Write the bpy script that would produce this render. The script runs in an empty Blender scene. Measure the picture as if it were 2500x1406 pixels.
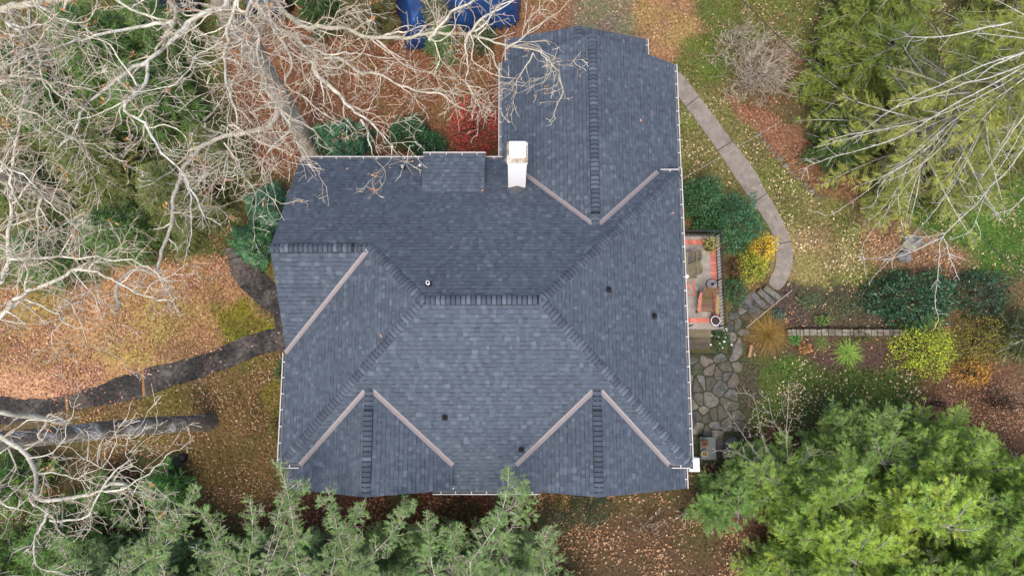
# Slate-blue shingled house among autumn trees, seen from a drone almost straight above.
import bpy, math, random
import numpy as np
from math import radians, pi, sin, cos, atan

SC = bpy.context.scene
COL = SC.collection

# ------------------------------------------------------------------ camera, sky, sun, exposure
HC, FPX, TILT = 27.0, 1700.0, atan(272 / 1700)      # flight height, focal length in photo pixels, tilt
cam = bpy.data.cameras.new("camera")
cam_o = bpy.data.objects.new("camera", cam)
COL.objects.link(cam_o)
cam.sensor_width = 36.0
cam.lens = 36.0 * FPX / 2500.0
cam.clip_end = 2000
cam_o.location = (0, 0, HC)
cam_o.rotation_euler = (TILT, 0, 0)
SC.camera = cam_o

SUN_EL, SUN_AZ = radians(64), radians(188)          # soft high sun from the south
world = bpy.data.worlds.new("World")
SC.world = world
world.use_nodes = True
wn = world.node_tree.nodes
sky = wn.new("ShaderNodeTexSky")
sky.sky_type = 'NISHITA'
sky.sun_disc = False
sky.sun_elevation = SUN_EL
sky.sun_rotation = SUN_AZ
sky.air_density = 1.0
sky.dust_density = 4.0
sky.ozone_density = 1.0
wn["Background"].inputs[1].default_value = 0.15
world.node_tree.links.new(sky.outputs[0], wn["Background"].inputs[0])
sun = bpy.data.lights.new("sun", 'SUN')
sun.energy = 1.0
sun.angle = radians(22)
sun.color = (1.0, 0.95, 0.87)
sun_o = bpy.data.objects.new("sun", sun)
COL.objects.link(sun_o)
sun_o.rotation_euler = (pi / 2 - SUN_EL, 0, pi - SUN_AZ)
SC.view_settings.view_transform = 'Standard'
SC.view_settings.look = 'None'
SC.view_settings.gamma = 1.0
SC.view_settings.exposure = 1.1
SC.cycles.max_bounces = 6
SC.cycles.diffuse_bounces = 3

# ------------------------------------------------------------------ helpers
CT, ST = cos(TILT), sin(TILT)


def Z(u, v, z=0.0):
    """Point of the photo seen at height z, in metres."""
    a = (u - 1250) / FPX
    b = (703 - v) / FPX
    k = (HC - z) / (CT - b * ST)
    return np.array([a * k, (ST + b * CT) * k, z])


def project(p):
    p = np.asarray(p, float)
    d = p - np.array([0, 0, HC])
    dep = d[..., 1] * ST - d[..., 2] * CT
    up = d[..., 1] * CT + d[..., 2] * ST
    dep = np.maximum(dep, 0.3)
    return 1250 + FPX * d[..., 0] / dep, 703 - FPX * up / dep


def inview(p, m=160):
    u, v = project(p)
    return (u > -m) & (u < 2500 + m) & (v > -m) & (v < 1406 + m)


def norm(a):
    a = np.asarray(a, float)
    return a / (np.linalg.norm(a, axis=-1, keepdims=True) + 1e-12)


def tag(o, label=None, cat=None, group=None, kind=None):
    if label: o["label"] = label
    if cat: o["category"] = cat
    if group: o["group"] = group
    if kind: o["kind"] = kind
    return o


def empty(name, loc, label=None, cat=None, group=None, rz=0.0):
    o = bpy.data.objects.new(name, None)
    COL.objects.link(o)
    o.location = [float(c) for c in loc]
    o.rotation_euler = (0, 0, rz)
    o.empty_display_size = 0.2
    return tag(o, label, cat, group)


def link_mesh(name, me, m, parent=None, keep=False):
    """keep: the vertices are in world space, the parent's own location is taken out."""
    me.materials.append(m)
    o = bpy.data.objects.new(name, me)
    COL.objects.link(o)
    if parent is not None:
        o.parent = parent
        if keep:
            r = parent
            off = np.zeros(3)
            while r is not None:
                off += np.array(r.location)
                r = r.parent
            o.location = [float(-c) for c in off]
    return o


def mesh_np(name, V, Fc, colors=None):
    """Uniform faces (n x k) as one mesh, with an optional colour per face."""
    me = bpy.data.meshes.new(name)
    V = np.ascontiguousarray(V, dtype=np.float32)
    Fc = np.ascontiguousarray(Fc, dtype=np.int32)
    n, k = Fc.shape
    me.vertices.add(len(V))
    me.vertices.foreach_set("co", V.ravel())
    me.loops.add(n * k)
    me.loops.foreach_set("vertex_index", Fc.ravel())
    me.polygons.add(n)
    me.polygons.foreach_set("loop_start", np.arange(0, n * k, k, dtype=np.int32))
    me.polygons.foreach_set("loop_total", np.full(n, k, dtype=np.int32))
    me.update(calc_edges=True)
    if colors is not None:
        c = np.ones((n, 4), np.float32)
        c[:, :3] = colors
        at = me.attributes.new("Col", 'FLOAT_COLOR', 'FACE')
        at.data.foreach_set("color", c.ravel())
    return me


class MB:
    """Collects polygons (with one colour each) and builds them as one mesh."""

    def __init__(self):
        self.v, self.f, self.c = [], [], []

    def poly(self, pts, c=(1, 1, 1)):
        n = len(self.v)
        self.v += [tuple(map(float, p)) for p in pts]
        self.f.append(tuple(range(n, n + len(pts))))
        self.c.append(c)

    def grid(self, rows, c=(1, 1, 1), close=False):
        n = len(self.v)
        m = len(rows[0])
        for r in rows:
            self.v += [tuple(map(float, p)) for p in r]
        for i in range(len(rows) - 1):
            for j in range(m if close else m - 1):
                a, b = n + i * m + j, n + i * m + (j + 1) % m
                self.f.append((a, b, b + m, a + m))
                self.c.append(c)

    def box(self, cen, size, rz=0.0, c=(1, 1, 1), M=None):
        sx, sy, sz = [s / 2 for s in size]
        P = np.array([[x, y, z] for z in (-sz, sz) for x, y in ((-sx, -sy), (sx, -sy), (sx, sy), (-sx, sy))])
        if M is not None:
            P = P @ np.asarray(M).T
        if rz:
            R_ = np.array([[cos(rz), -sin(rz), 0], [sin(rz), cos(rz), 0], [0, 0, 1]])
            P = P @ R_.T
        P = P + np.asarray(cen, float)
        n = len(self.v)
        self.v += [tuple(p) for p in P]
        for q in ((3, 2, 1, 0), (4, 5, 6, 7), (0, 1, 5, 4), (1, 2, 6, 5), (2, 3, 7, 6), (3, 0, 4, 7)):
            self.f.append(tuple(n + i for i in q))
            self.c.append(c)

    def bar(self, a, b, w, h, c=(1, 1, 1), up=(0, 0, 1)):
        a, b = np.asarray(a, float), np.asarray(b, float)
        d = norm(b - a)
        s = np.cross(d, up)
        s = norm(s) if np.linalg.norm(s) > 1e-6 else np.array([1., 0, 0])
        t = np.cross(s, d)
        M = np.stack([d, s, t], axis=1)
        self.box((a + b) / 2, (np.linalg.norm(b - a), w, h), 0, c, M)

    def tube(self, pts, rad, sides=8, c=(1, 1, 1), cap=True):
        rows = tube_rows(np.asarray(pts, float), rad, sides)
        self.grid([list(r) for r in rows], c, True)
        if cap:
            self.poly(rows[0][::-1], c)
            self.poly(rows[-1], c)

    def lathe(self, cen, prof, sides=24, c=(1, 1, 1)):
        """prof: (radius, z) pairs round a vertical axis."""
        rows = []
        for r, z in prof:
            rows.append([(cen[0] + r * cos(2 * pi * i / sides), cen[1] + r * sin(2 * pi * i / sides), cen[2] + z)
                         for i in range(sides)])
        self.grid(rows, c, True)

    def prism(self, pts, z0, z1, c=(1, 1, 1)):
        """pts: plan outline (counter-clockwise), z0/z1 numbers or functions of (x, y)."""
        g0 = z0 if callable(z0) else (lambda x, y: z0)
        g1 = z1 if callable(z1) else (lambda x, y: z1)
        lo = [(p[0], p[1], g0(p[0], p[1])) for p in pts]
        hi = [(p[0], p[1], g1(p[0], p[1])) for p in pts]
        self.poly(hi, c)
        self.poly(lo[::-1], c)
        n = len(pts)
        for i in range(n):
            j = (i + 1) % n
            self.poly([lo[i], lo[j], hi[j], hi[i]], c)

    def build(self, name, m, parent=None, keep=False, smooth=False, bevel=0.0):
        me = bpy.data.meshes.new(name)
        me.from_pydata(self.v, [], self.f)
        c = np.ones((len(self.f), 4), np.float32)
        c[:, :3] = np.array(self.c, np.float32)[:, :3]
        at = me.attributes.new("Col", 'FLOAT_COLOR', 'FACE')
        at.data.foreach_set("color", c.ravel())
        if smooth:
            me.polygons.foreach_set("use_smooth", [True] * len(me.polygons))
        o = link_mesh(name, me, m, parent, keep)
        if bevel:
            b = o.modifiers.new("bevel", 'BEVEL')
            b.width = bevel
            b.segments = 2
            b.limit_method = 'ANGLE'
        return o


def tube_rows(pts, rad, sides):
    n = len(pts)
    rad = np.broadcast_to(np.asarray(rad, float), (n,))
    t = np.empty_like(pts)
    t[1:-1] = pts[2:] - pts[:-2]
    t[0] = pts[1] - pts[0]
    t[-1] = pts[-1] - pts[-2]
    t = norm(t)
    ref = np.eye(3)[np.argmin(np.abs(t).sum(0))]
    u = norm(np.cross(t, ref))
    w = np.cross(t, u)
    a = np.arange(sides) * 2 * pi / sides
    return pts[:, None] + rad[:, None, None] * (u[:, None] * np.cos(a)[None, :, None] + w[:, None] * np.sin(a)[None, :, None])


class Tubes:
    """Many branch tubes as one mesh of quads."""

    def __init__(self):
        self.V, self.F, self.C, self.n = [], [], [], 0

    def add(self, pts, rad, sides=3, c=(1, 1, 1)):
        pts = np.asarray(pts, float)
        rows = tube_rows(pts, rad, sides)
        n = len(pts)
        i = np.arange(n - 1)[:, None] * sides
        j = np.arange(sides)[None, :]
        k = (j + 1) % sides
        f = np.stack([i + j, i + k, i + sides + k, i + sides + j], -1).reshape(-1, 4) + self.n
        self.V.append(rows.reshape(-1, 3))
        self.F.append(f)
        self.C.append(np.broadcast_to(np.asarray(c, float), (len(f), 3)))
        self.n += n * sides

    def build(self, name, m, parent=None):
        me = mesh_np(name, np.concatenate(self.V), np.concatenate(self.F), np.concatenate(self.C))
        me.polygons.foreach_set("use_smooth", [True] * len(me.polygons))
        return link_mesh(name, me, m, parent, True)


class Blades:
    """Many leaves or needle sprays as one mesh of quads."""

    def __init__(self):
        self.V, self.C = [], []

    def add(self, p, d, L, w, nrm, c, belly=0.45, lift=0.0):
        """p base, d direction, L length, w width, nrm leaf normal, c colour - arrays."""
        d = norm(d)
        s = norm(np.cross(d, nrm))
        n2 = np.cross(s, d)
        L = np.asarray(L)[:, None]
        w = np.asarray(w)[:, None]
        a = p
        m = p + d * L * belly + n2 * (lift * L)
        b = m + s * w / 2
        e = m - s * w / 2
        t = p + d * L
        self.V.append(np.stack([a, b, t, e], 1).reshape(-1, 3))
        self.C.append(np.broadcast_to(np.asarray(c, float), (len(p), 3)))

    def build(self, name, m, parent=None):
        V = np.concatenate(self.V)
        F_ = np.arange(len(V), dtype=np.int32).reshape(-1, 4)
        return link_mesh(name, mesh_np(name, V, F_, np.concatenate(self.C)), m, parent, True)


def vnoise(x, y, s, seed=0):
    """Smooth value noise in 0..1 at cell size s."""
    gx, gy = np.asarray(x) / s, np.asarray(y) / s
    ix, iy = np.floor(gx).astype(np.int64), np.floor(gy).astype(np.int64)
    fx, fy = gx - ix, gy - iy
    fx, fy = fx * fx * (3 - 2 * fx), fy * fy * (3 - 2 * fy)

    def h(a, b):
        n = (a * 374761393 + b * 668265263 + seed * 1442695041) & 0x7fffffff
        n = ((n ^ (n >> 13)) * 1274126177) & 0x7fffffff
        return ((n ^ (n >> 16)) & 0xffff) / 65535.0
    return (h(ix, iy) * (1 - fx) + h(ix + 1, iy) * fx) * (1 - fy) + (h(ix, iy + 1) * (1 - fx) + h(ix + 1, iy + 1) * fx) * fy


def fnoise(x, y, s, seed=0):
    return (vnoise(x, y, s, seed) + 0.5 * vnoise(x, y, s / 2.1, seed + 1) + 0.25 * vnoise(x, y, s / 4.3, seed + 2)) / 1.75


# ------------------------------------------------------------------ materials
def mat(name, base=None, rough=0.8, spec=0.25, noise=0.0, scale=8.0, bump=0.0, bscale=None, transl=0.0, metal=0.0,
        tint=None, tscale=3.0, coat=0.0, lo=0.35, hi=0.65):
    """base None: the colour attribute of the mesh. noise: light/dark mottling. tint: a second real colour in patches."""
    m = bpy.data.materials.new(name)
    m.use_nodes = True
    nt = m.node_tree
    N, Lk = nt.nodes, nt.links
    bs = N["Principled BSDF"]
    bs.inputs["Roughness"].default_value = rough
    bs.inputs["Specular IOR Level"].default_value = spec
    bs.inputs["Metallic"].default_value = metal
    bs.inputs["Coat Weight"].default_value = coat
    tc = N.new("ShaderNodeTexCoord")
    if base is None:
        a = N.new("ShaderNodeAttribute")
        a.attribute_name = "Col"
        col = a.outputs["Color"]
    else:
        a = N.new("ShaderNodeRGB")
        a.outputs[0].default_value = (*base, 1)
        col = a.outputs[0]
    if tint is not None:
        nz = N.new("ShaderNodeTexNoise")
        nz.inputs["Scale"].default_value = tscale
        nz.inputs["Detail"].default_value = 6
        nz.inputs["Roughness"].default_value = 0.65
        Lk.new(tc.outputs["Object"], nz.inputs["Vector"])
        mr = N.new("ShaderNodeMapRange")
        mr.inputs[1].default_value, mr.inputs[2].default_value = lo, hi
        Lk.new(nz.outputs["Fac"], mr.inputs[0])
        mx = N.new("ShaderNodeMix")
        mx.data_type = 'RGBA'
        Lk.new(mr.outputs[0], mx.inputs[0])
        Lk.new(col, mx.inputs[6])
        mx.inputs[7].default_value = (*tint, 1)
        col = mx.outputs[2]
    if noise:
        nz = N.new("ShaderNodeTexNoise")
        nz.inputs["Scale"].default_value = scale
        nz.inputs["Detail"].default_value = 8
        nz.inputs["Roughness"].default_value = 0.7
        Lk.new(tc.outputs["Object"], nz.inputs["Vector"])
        mr = N.new("ShaderNodeMapRange")
        mr.inputs[1].default_value, mr.inputs[2].default_value = 0.3, 0.7
        mr.inputs[3].default_value, mr.inputs[4].default_value = 1 - noise, 1 + noise
        Lk.new(nz.outputs["Fac"], mr.inputs[0])
        mx = N.new("ShaderNodeVectorMath")
        mx.operation = 'SCALE'
        Lk.new(col, mx.inputs[0])
        Lk.new(mr.outputs[0], mx.inputs["Scale"])
        col = mx.outputs[0]
    Lk.new(col, bs.inputs["Base Color"])
    if bump:
        nb = N.new("ShaderNodeTexNoise")
        nb.inputs["Scale"].default_value = bscale or scale * 3
        nb.inputs["Detail"].default_value = 6
        Lk.new(tc.outputs["Object"], nb.inputs["Vector"])
        bp = N.new("ShaderNodeBump")
        bp.inputs["Strength"].default_value = 0.8
        bp.inputs["Distance"].default_value = bump
        Lk.new(nb.outputs["Fac"], bp.inputs["Height"])
        Lk.new(bp.outputs[0], bs.inputs["Normal"])
    if transl:
        tr = N.new("ShaderNodeBsdfTranslucent")
        Lk.new(col, tr.inputs["Color"])
        ms = N.new("ShaderNodeMixShader")
        ms.inputs[0].default_value = transl
        Lk.new(bs.outputs[0], ms.inputs[1])
        Lk.new(tr.outputs[0], ms.inputs[2])
        Lk.new(ms.outputs[0], N["Material Output"].inputs["Surface"])
    return m


M_shingle = mat("asphalt_shingle", None, 0.95, 0.15, 0.22, 60, 0.003, 220)
M_deck = mat("roof_deck", (0.10, 0.10, 0.11), 0.9)
M_flash = mat("valley_metal", (0.225, 0.196, 0.194), 0.55, 0.4, 0.08, 5)
M_white = mat("white_metal", (0.78, 0.77, 0.76), 0.5, 0.4, 0.06, 6)
M_gutter = mat("gutter_metal", None, 0.5, 0.4, 0.1, 6)
M_siding = mat("painted_siding", (0.7, 0.69, 0.66), 0.7, 0.3, 0.06, 4)
M_chim = mat("white_painted_brick", (0.82, 0.81, 0.80), 0.8, 0.2, 0.04, 14, 0.01, 30)
M_chimtop = mat("weathered_mortar", (0.50, 0.47, 0.42), 0.95, 0.1, 0.5, 9, 0.01, 40, tint=(0.2, 0.15, 0.10), tscale=7)
M_black = mat("black_rubber", (0.018, 0.018, 0.02), 0.6, 0.3)
M_iron = mat("black_iron", (0.012, 0.013, 0.013), 0.5, 0.4, 0.2, 8)
M_pvc = mat("white_pvc", (0.72, 0.72, 0.72), 0.5)
M_bark_pale = mat("lichen_bark", None, 0.95, 0.1, 0.5, 18, 0.008, 50, tint=(0.23, 0.205, 0.135), tscale=4.5, lo=0.5, hi=0.68)
M_bark = mat("grey_bark", (0.21, 0.165, 0.12), 0.95, 0.1, 0.5, 14, 0.03, 20, tint=(0.36, 0.33, 0.27), tscale=2.5)
M_bark_dark = mat("dark_ridged_bark", (0.15, 0.127, 0.102), 0.95, 0.1, 0.8, 16, 0.06, 16, tint=(0.43, 0.41, 0.385), tscale=1.3, lo=0.5, hi=0.62)
M_leaf = mat("foliage", None, 0.7, 0.25, 0.0, transl=0.25)
M_gloss = mat("glossy_leaf", None, 0.42, 0.45, 0.0, transl=0.12)
M_litter = mat("dry_leaf", None, 0.9, 0.15, 0.0, transl=0.1)
M_soilbed = mat("garden_soil", (0.05, 0.036, 0.03), 0.95, 0.1, 0.5, 9, 0.04, 12)
M_asphalt = mat("worn_asphalt", (0.032, 0.029, 0.027), 0.95, 0.15, 0.8, 9, 0.015, 50, tint=(0.105, 0.09, 0.078), tscale=0.8, lo=0.44, hi=0.66)
M_concrete = mat("stained_concrete", None, 0.95, 0.15, 0.28, 4, 0.006, 50, tint=(0.13, 0.115, 0.10), tscale=1.3, lo=0.5, hi=0.8)
M_brick = mat("red_brick", None, 0.9, 0.15, 0.25, 12, 0.006, 40)
M_stone = mat("flagstone", None, 0.9, 0.2, 0.5, 5, 0.025, 12, tint=(0.05, 0.052, 0.026), tscale=2.2, lo=0.52, hi=0.75)
M_mossy = mat("mossy_joint", (0.030, 0.032, 0.018), 0.95, 0.1, 0.5, 10, 0.02, 20)
M_wood = mat("weathered_wood", None, 0.8, 0.25, 0.35, 12, 0.004, 40)
M_car = mat("car_paint", None, 0.25, 0.5, 0.0, coat=0.6)
M_glass = mat("dark_glass", (0.02, 0.03, 0.035), 0.08, 0.6)
M_tarp = mat("blue_tarp", (0.016, 0.062, 0.20), 0.42, 0.5, 0.2, 5, 0.03, 5, tint=(0.005, 0.02, 0.075), tscale=0.9)
M_plastic = mat("plastic", None, 0.45, 0.4, 0.08, 8)
# ------------------------------------------------------------------ the house
PT = 1.5                                            # run over rise of every roof plane (8 in 12)
ZR, YR, XL, XR = 8.0, 2.71, -2.47, 0.81             # main ridge
XW, XE, YS, YN, YN2 = -7.17, 5.52, -1.99, 7.42, 8.0  # eaves
YW, XH = 4.43, -4.19                                # west wing ridge, where it meets the hip
ZW = ZR - (YW - YR) / PT
XN, YNA = 2.56, 5.17                                # north wing ridge and the head of its valleys
ZN = ZR - (YNA - YR) / PT
NWL, NWR, NWE = -0.35, 5.64, 11.50                  # north wing eaves and rake
GL, GR, GY, GE = -4.19, 2.49, 0.36, -2.75           # front gables: ridges, head, rake
ZG = ZR - (YR - GY) / PT

house = empty("house", (0, 2.7, 0), "white house under a slate blue shingle roof in the middle of the clearing", "house")
rng = random.Random(7)


def clip(poly, a, b):
    """Keep the part of poly left of the line a-b."""
    out = []
    n = len(poly)
    for i in range(n):
        p, q = poly[i], poly[(i + 1) % n]
        dp = (b[0] - a[0]) * (p[1] - a[1]) - (b[1] - a[1]) * (p[0] - a[0])
        dq = (b[0] - a[0]) * (q[1] - a[1]) - (b[1] - a[1]) * (q[0] - a[0])
        if dp >= 0:
            out.append(p)
        if (dp >= 0) != (dq >= 0):
            t = dp / (dp - dq)
            out.append((p[0] + t * (q[0] - p[0]), p[1] + t * (q[1] - p[1])))
    return out


def ccw(poly):
    a = sum(poly[i][0] * poly[(i + 1) % len(poly)][1] - poly[(i + 1) % len(poly)][0] * poly[i][1] for i in range(len(poly)))
    return poly if a > 0 else poly[::-1]


SH_TONES = [(0.058, 0.071, 0.091), (0.064, 0.078, 0.099), (0.070, 0.085, 0.107), (0.079, 0.095, 0.119), (0.094, 0.112, 0.138)]


def shingles(name, polys, z0, ref, down, parent, pitch=PT, expo=0.143, deck=0.14):
    """One roof plane: z = z0 at the plan point ref, falling in the plan direction down. Every course is a real step."""
    dn = np.array(down, float)
    al = np.array([-dn[1], dn[0]])
    k = math.hypot(1, 1 / pitch)                    # slope length per metre of run
    zf = lambda x, y: z0 - ((x - ref[0]) * dn[0] + (y - ref[1]) * dn[1]) / pitch
    nrm = norm(np.array([dn[0] / pitch, dn[1] / pitch, 1.0]))
    polys = [ccw([(float(p[0]), float(p[1])) for p in q]) for q in polys]
    sl = [[(float(np.dot(al, np.subtract(p, ref))), float(np.dot(dn, np.subtract(p, ref))) * k) for p in q] for q in polys]
    sl = [ccw(q) for q in sl]                       # (along, down the slope)
    smin = min(p[1] for q in sl for p in q)
    smax = max(p[1] for q in sl for p in q)
    amin = min(p[0] for q in sl for p in q)
    amax = max(p[0] for q in sl for p in q)
    smax += 0.03                                    # the first course hangs over the edge

    def P3(a, s, h):
        q = np.array(ref) + al * a + dn * (s / k)
        return np.array([q[0], q[1], z0 - s / k / pitch]) + nrm * (h + 0.004)
    mb = MB()
    r = random.Random(hash(name) % 1000 + int(abs(ref[0]) * 100))
    r = random.Random(int(abs(z0 * 100 + ref[0] * 37 + ref[1] * 91 + dn[0] * 5)))
    row, s1 = 0, smax
    while s1 > smin:
        s0 = s1 - expo
        a = amin - r.uniform(0, 0.3)
        wob = r.uniform(-0.004, 0.004)
        prev = 2
        while a < amax:
            w = r.choice((0.085, 0.11, 0.125, 0.14, 0.16, 0.18))
            raised = r.random() < 0.52
            th = 0.016 if raised else 0.009
            t = r.choices(range(5), (2, 4, 4, 2.5, 1.0) if raised else (3, 4, 3, 1.2, 0.4))[0]
            if t == prev and r.random() < 0.75:
                t = (t + r.choice((1, 2, 3))) % 4
            prev = t
            q3 = np.array(ref) + al * a + dn * (s1 / k)
            f = r.uniform(0.94, 1.06) * (0.90 + 0.2 * float(fnoise(q3[0], q3[1], 1.6, 8)))
            band = r.choice((0.012, 0.02, 0.03))
            c = tuple(x * f for x in SH_TONES[t])
            cd = tuple(x * 0.5 for x in c)         # shadow below the next course up, painted in as a darker band
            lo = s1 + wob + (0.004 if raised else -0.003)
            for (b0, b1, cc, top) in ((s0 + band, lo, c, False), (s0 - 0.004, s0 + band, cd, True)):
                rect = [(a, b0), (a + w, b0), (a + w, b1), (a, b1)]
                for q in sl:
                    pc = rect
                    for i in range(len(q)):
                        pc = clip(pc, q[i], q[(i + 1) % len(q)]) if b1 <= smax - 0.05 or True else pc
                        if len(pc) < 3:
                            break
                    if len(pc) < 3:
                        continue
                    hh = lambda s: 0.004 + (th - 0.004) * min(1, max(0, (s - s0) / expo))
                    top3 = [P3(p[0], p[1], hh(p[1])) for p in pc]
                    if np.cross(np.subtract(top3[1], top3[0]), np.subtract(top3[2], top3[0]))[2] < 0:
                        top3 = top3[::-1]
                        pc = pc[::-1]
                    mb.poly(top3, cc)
                    if not top:
                        for i in range(len(pc)):
                            p, q2 = pc[i], pc[(i + 1) % len(pc)]
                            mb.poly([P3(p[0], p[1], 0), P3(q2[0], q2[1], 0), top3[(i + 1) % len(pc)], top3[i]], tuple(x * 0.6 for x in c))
            a += w
        s1 -= expo
        row += 1
    o = mb.build(name, M_shingle, parent, True)
    if deck:
        d = MB()
        for q in polys:
            d.prism(q, lambda x, y: zf(x, y) - deck, lambda x, y: zf(x, y))
        d.build("roof_sheathing", M_deck, o, True)
    return o


def grad(q):
    return q


# plan outlines of each plane, convex pieces
N_POLYS = [[(-7.15, YN2), (-7.15, YW), (XH, YW), (XH, YN2)],
           [(XH, YN2), (XH, YW), (XL, YR), (-0.3, YR), (-0.3, YN2)],
           [(-0.3, YN2), (-0.3, YR), (XR, YR), (XN, YR + XN - XR), (XN, YNA)],
           [(XN, YNA), (XN, YR + XN - XR), (XE, YN), (XN + YN - YNA, YN)]]
S_POLYS = [[(XL, YR), (GL, YR + GL - XL), (GL, GY), (-1.84, YS), (-1.84, YR)],
           [(-1.84, YR), (-1.84, YS), (0.14, YS), (0.14, YR)],
           [(0.14, YR), (0.14, YS), (GR, GY), (GR, YR - GR + XR), (XR, YR)],
           [(-2.5, YS), (-2.5, -2.85), (0.86, -2.85), (0.86, YS)],
           [(GL, YR + GL - XL), (XW, YS), (-6.54, YS), (GL, GY)],
           [(GR, YR - GR + XR), (GR, GY), (4.84, YS), (XE - 0.01, YS)]]
main_roof = shingles("main_roof_slope", N_POLYS, ZR, (XL, YR), (0, 1), house)
s_slope = shingles("main_roof_slope", S_POLYS, ZR, (XL, YR), (0, -1), house)
e_slope = shingles("main_roof_slope", [[(XR, YR), (XE, YR + XE - XR), (XE, YR - XE + XR)]], ZR, (XR, YR), (1, 0), house)
w_slope = shingles("main_roof_slope", [[(XL, YR), (XH, YW), (XW, YW + XW - XH), (XW, YR + XW - XL)]], ZR, (XL, YR), (-1, 0), house)
ww_slope = shingles("wing_roof_slope", [[(-7.15, YW), (XH, YW), (-7.15, YW - (XH + 7.15))]], ZW, (XH, YW), (0, -1), house)
nl_slope = shingles("wing_roof_slope", [[(XN, YNA), (XN, NWE), (NWL, NWE), (NWL, YNA + XN - NWL)]], ZN, (XN, YNA), (-1, 0), house)
nr_slope = shingles("wing_roof_slope", [[(XN, YNA), (XN + 2.25, YNA + 2.25), (XN + 2.25, NWE), (XN, NWE)],
                                        [(XN + 2.25, YN - 0.06), (NWR, YN - 0.06), (NWR, NWE), (XN + 2.25, NWE)]], ZN, (XN, YNA), (1, 0), house)
g_slopes = []
for gx, xl, xr in ((GL, -7.1, -1.84), (GR, 0.14, 5.42)):
    yj = YS - 0.08
    lft = [[(gx, GY), (gx, GE), (xl, GE), (xl, YS)]] if gx > 0 else [[(gx, GY), (gx, GE), (gx - 2.43, GE), (gx - 2.43, yj)], [(gx - 2.43, GE), (xl, GE), (xl, yj), (gx - 2.43, yj)]]
    rgt = [[(gx, GY), (gx, GE), (gx + 2.43, GE), (gx + 2.43, yj)], [(gx + 2.43, GE), (xr, GE), (xr, yj), (gx + 2.43, yj)]] if gx > 0 else [[(gx, GY), (gx, GE), (xr, GE), (xr, YS)]]
    g_slopes.append((shingles("gable_roof_slope", lft, ZG, (gx, GY), (-1, 0), house),
                     shingles("gable_roof_slope", rgt, ZG, (gx, GY), (1, 0), house)))
# lower roof beyond the north wing
BX, BZ = 2.27, 5.05
BL, BR_, BY0, BY1 = -0.15, 4.70, 11.72, 12.50
bl_slope = shingles("porch_roof_slope", [[(BX, 11.0), (BX, BY1), (BL, BY1), (BL, 11.0)]], BZ, (BX, BY1), (-1, 0), house, pitch=2.9)
br_slope = shingles("porch_roof_slope", [[(BX, 11.0), (BX, BY1), (BR_, BY1), (BR_, 11.0)]], BZ, (BX, BY1), (1, 0), house, pitch=2.9)
# shed dormer on the north slope
DP = 4.6
da, db_ = Z(1030, 470, 5.35), Z(1183, 470, 5.35)
dy = da[1]
dz = ZR - (dy - YR) / PT + 0.01
DX0, DX1, DY1 = da[0], db_[0], 8.0
for _ in range(20):
    DY1 = Z(1107, 379, dz - (DY1 - dy) / DP)[1]
d_slope = shingles("dormer_roof_slope", [[(DX0, dy), (DX1, dy), (DX1, DY1), (DX0, DY1)]], dz, (DX0, dy), (0, 1), house, pitch=DP)
dm = MB()
zd = lambda x, y: dz - (y - dy) / DP
zn_ = lambda x, y: ZR - (y - YR) / PT
for x in (DX0 + 0.03, DX1 - 0.03):
    dm.poly([(x, dy + 0.02, zd(x, dy + 0.02) - 0.02), (x, DY1 - 0.06, zn_(x, DY1 - 0.06)), (x, DY1 - 0.06, zd(x, DY1 - 0.06) - 0.02)])
dm.poly([(DX0 + 0.03, DY1 - 0.06, zn_(0, DY1 - 0.06)), (DX1 - 0.03, DY1 - 0.06, zn_(0, DY1 - 0.06)), (DX1 - 0.03, DY1 - 0.06, zd(0, DY1 - 0.06) - 0.02), (DX0 + 0.03, DY1 - 0.06, zd(0, DY1 - 0.06) - 0.02)])
dm.build("dormer_wall", M_deck, d_slope, True)


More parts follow.
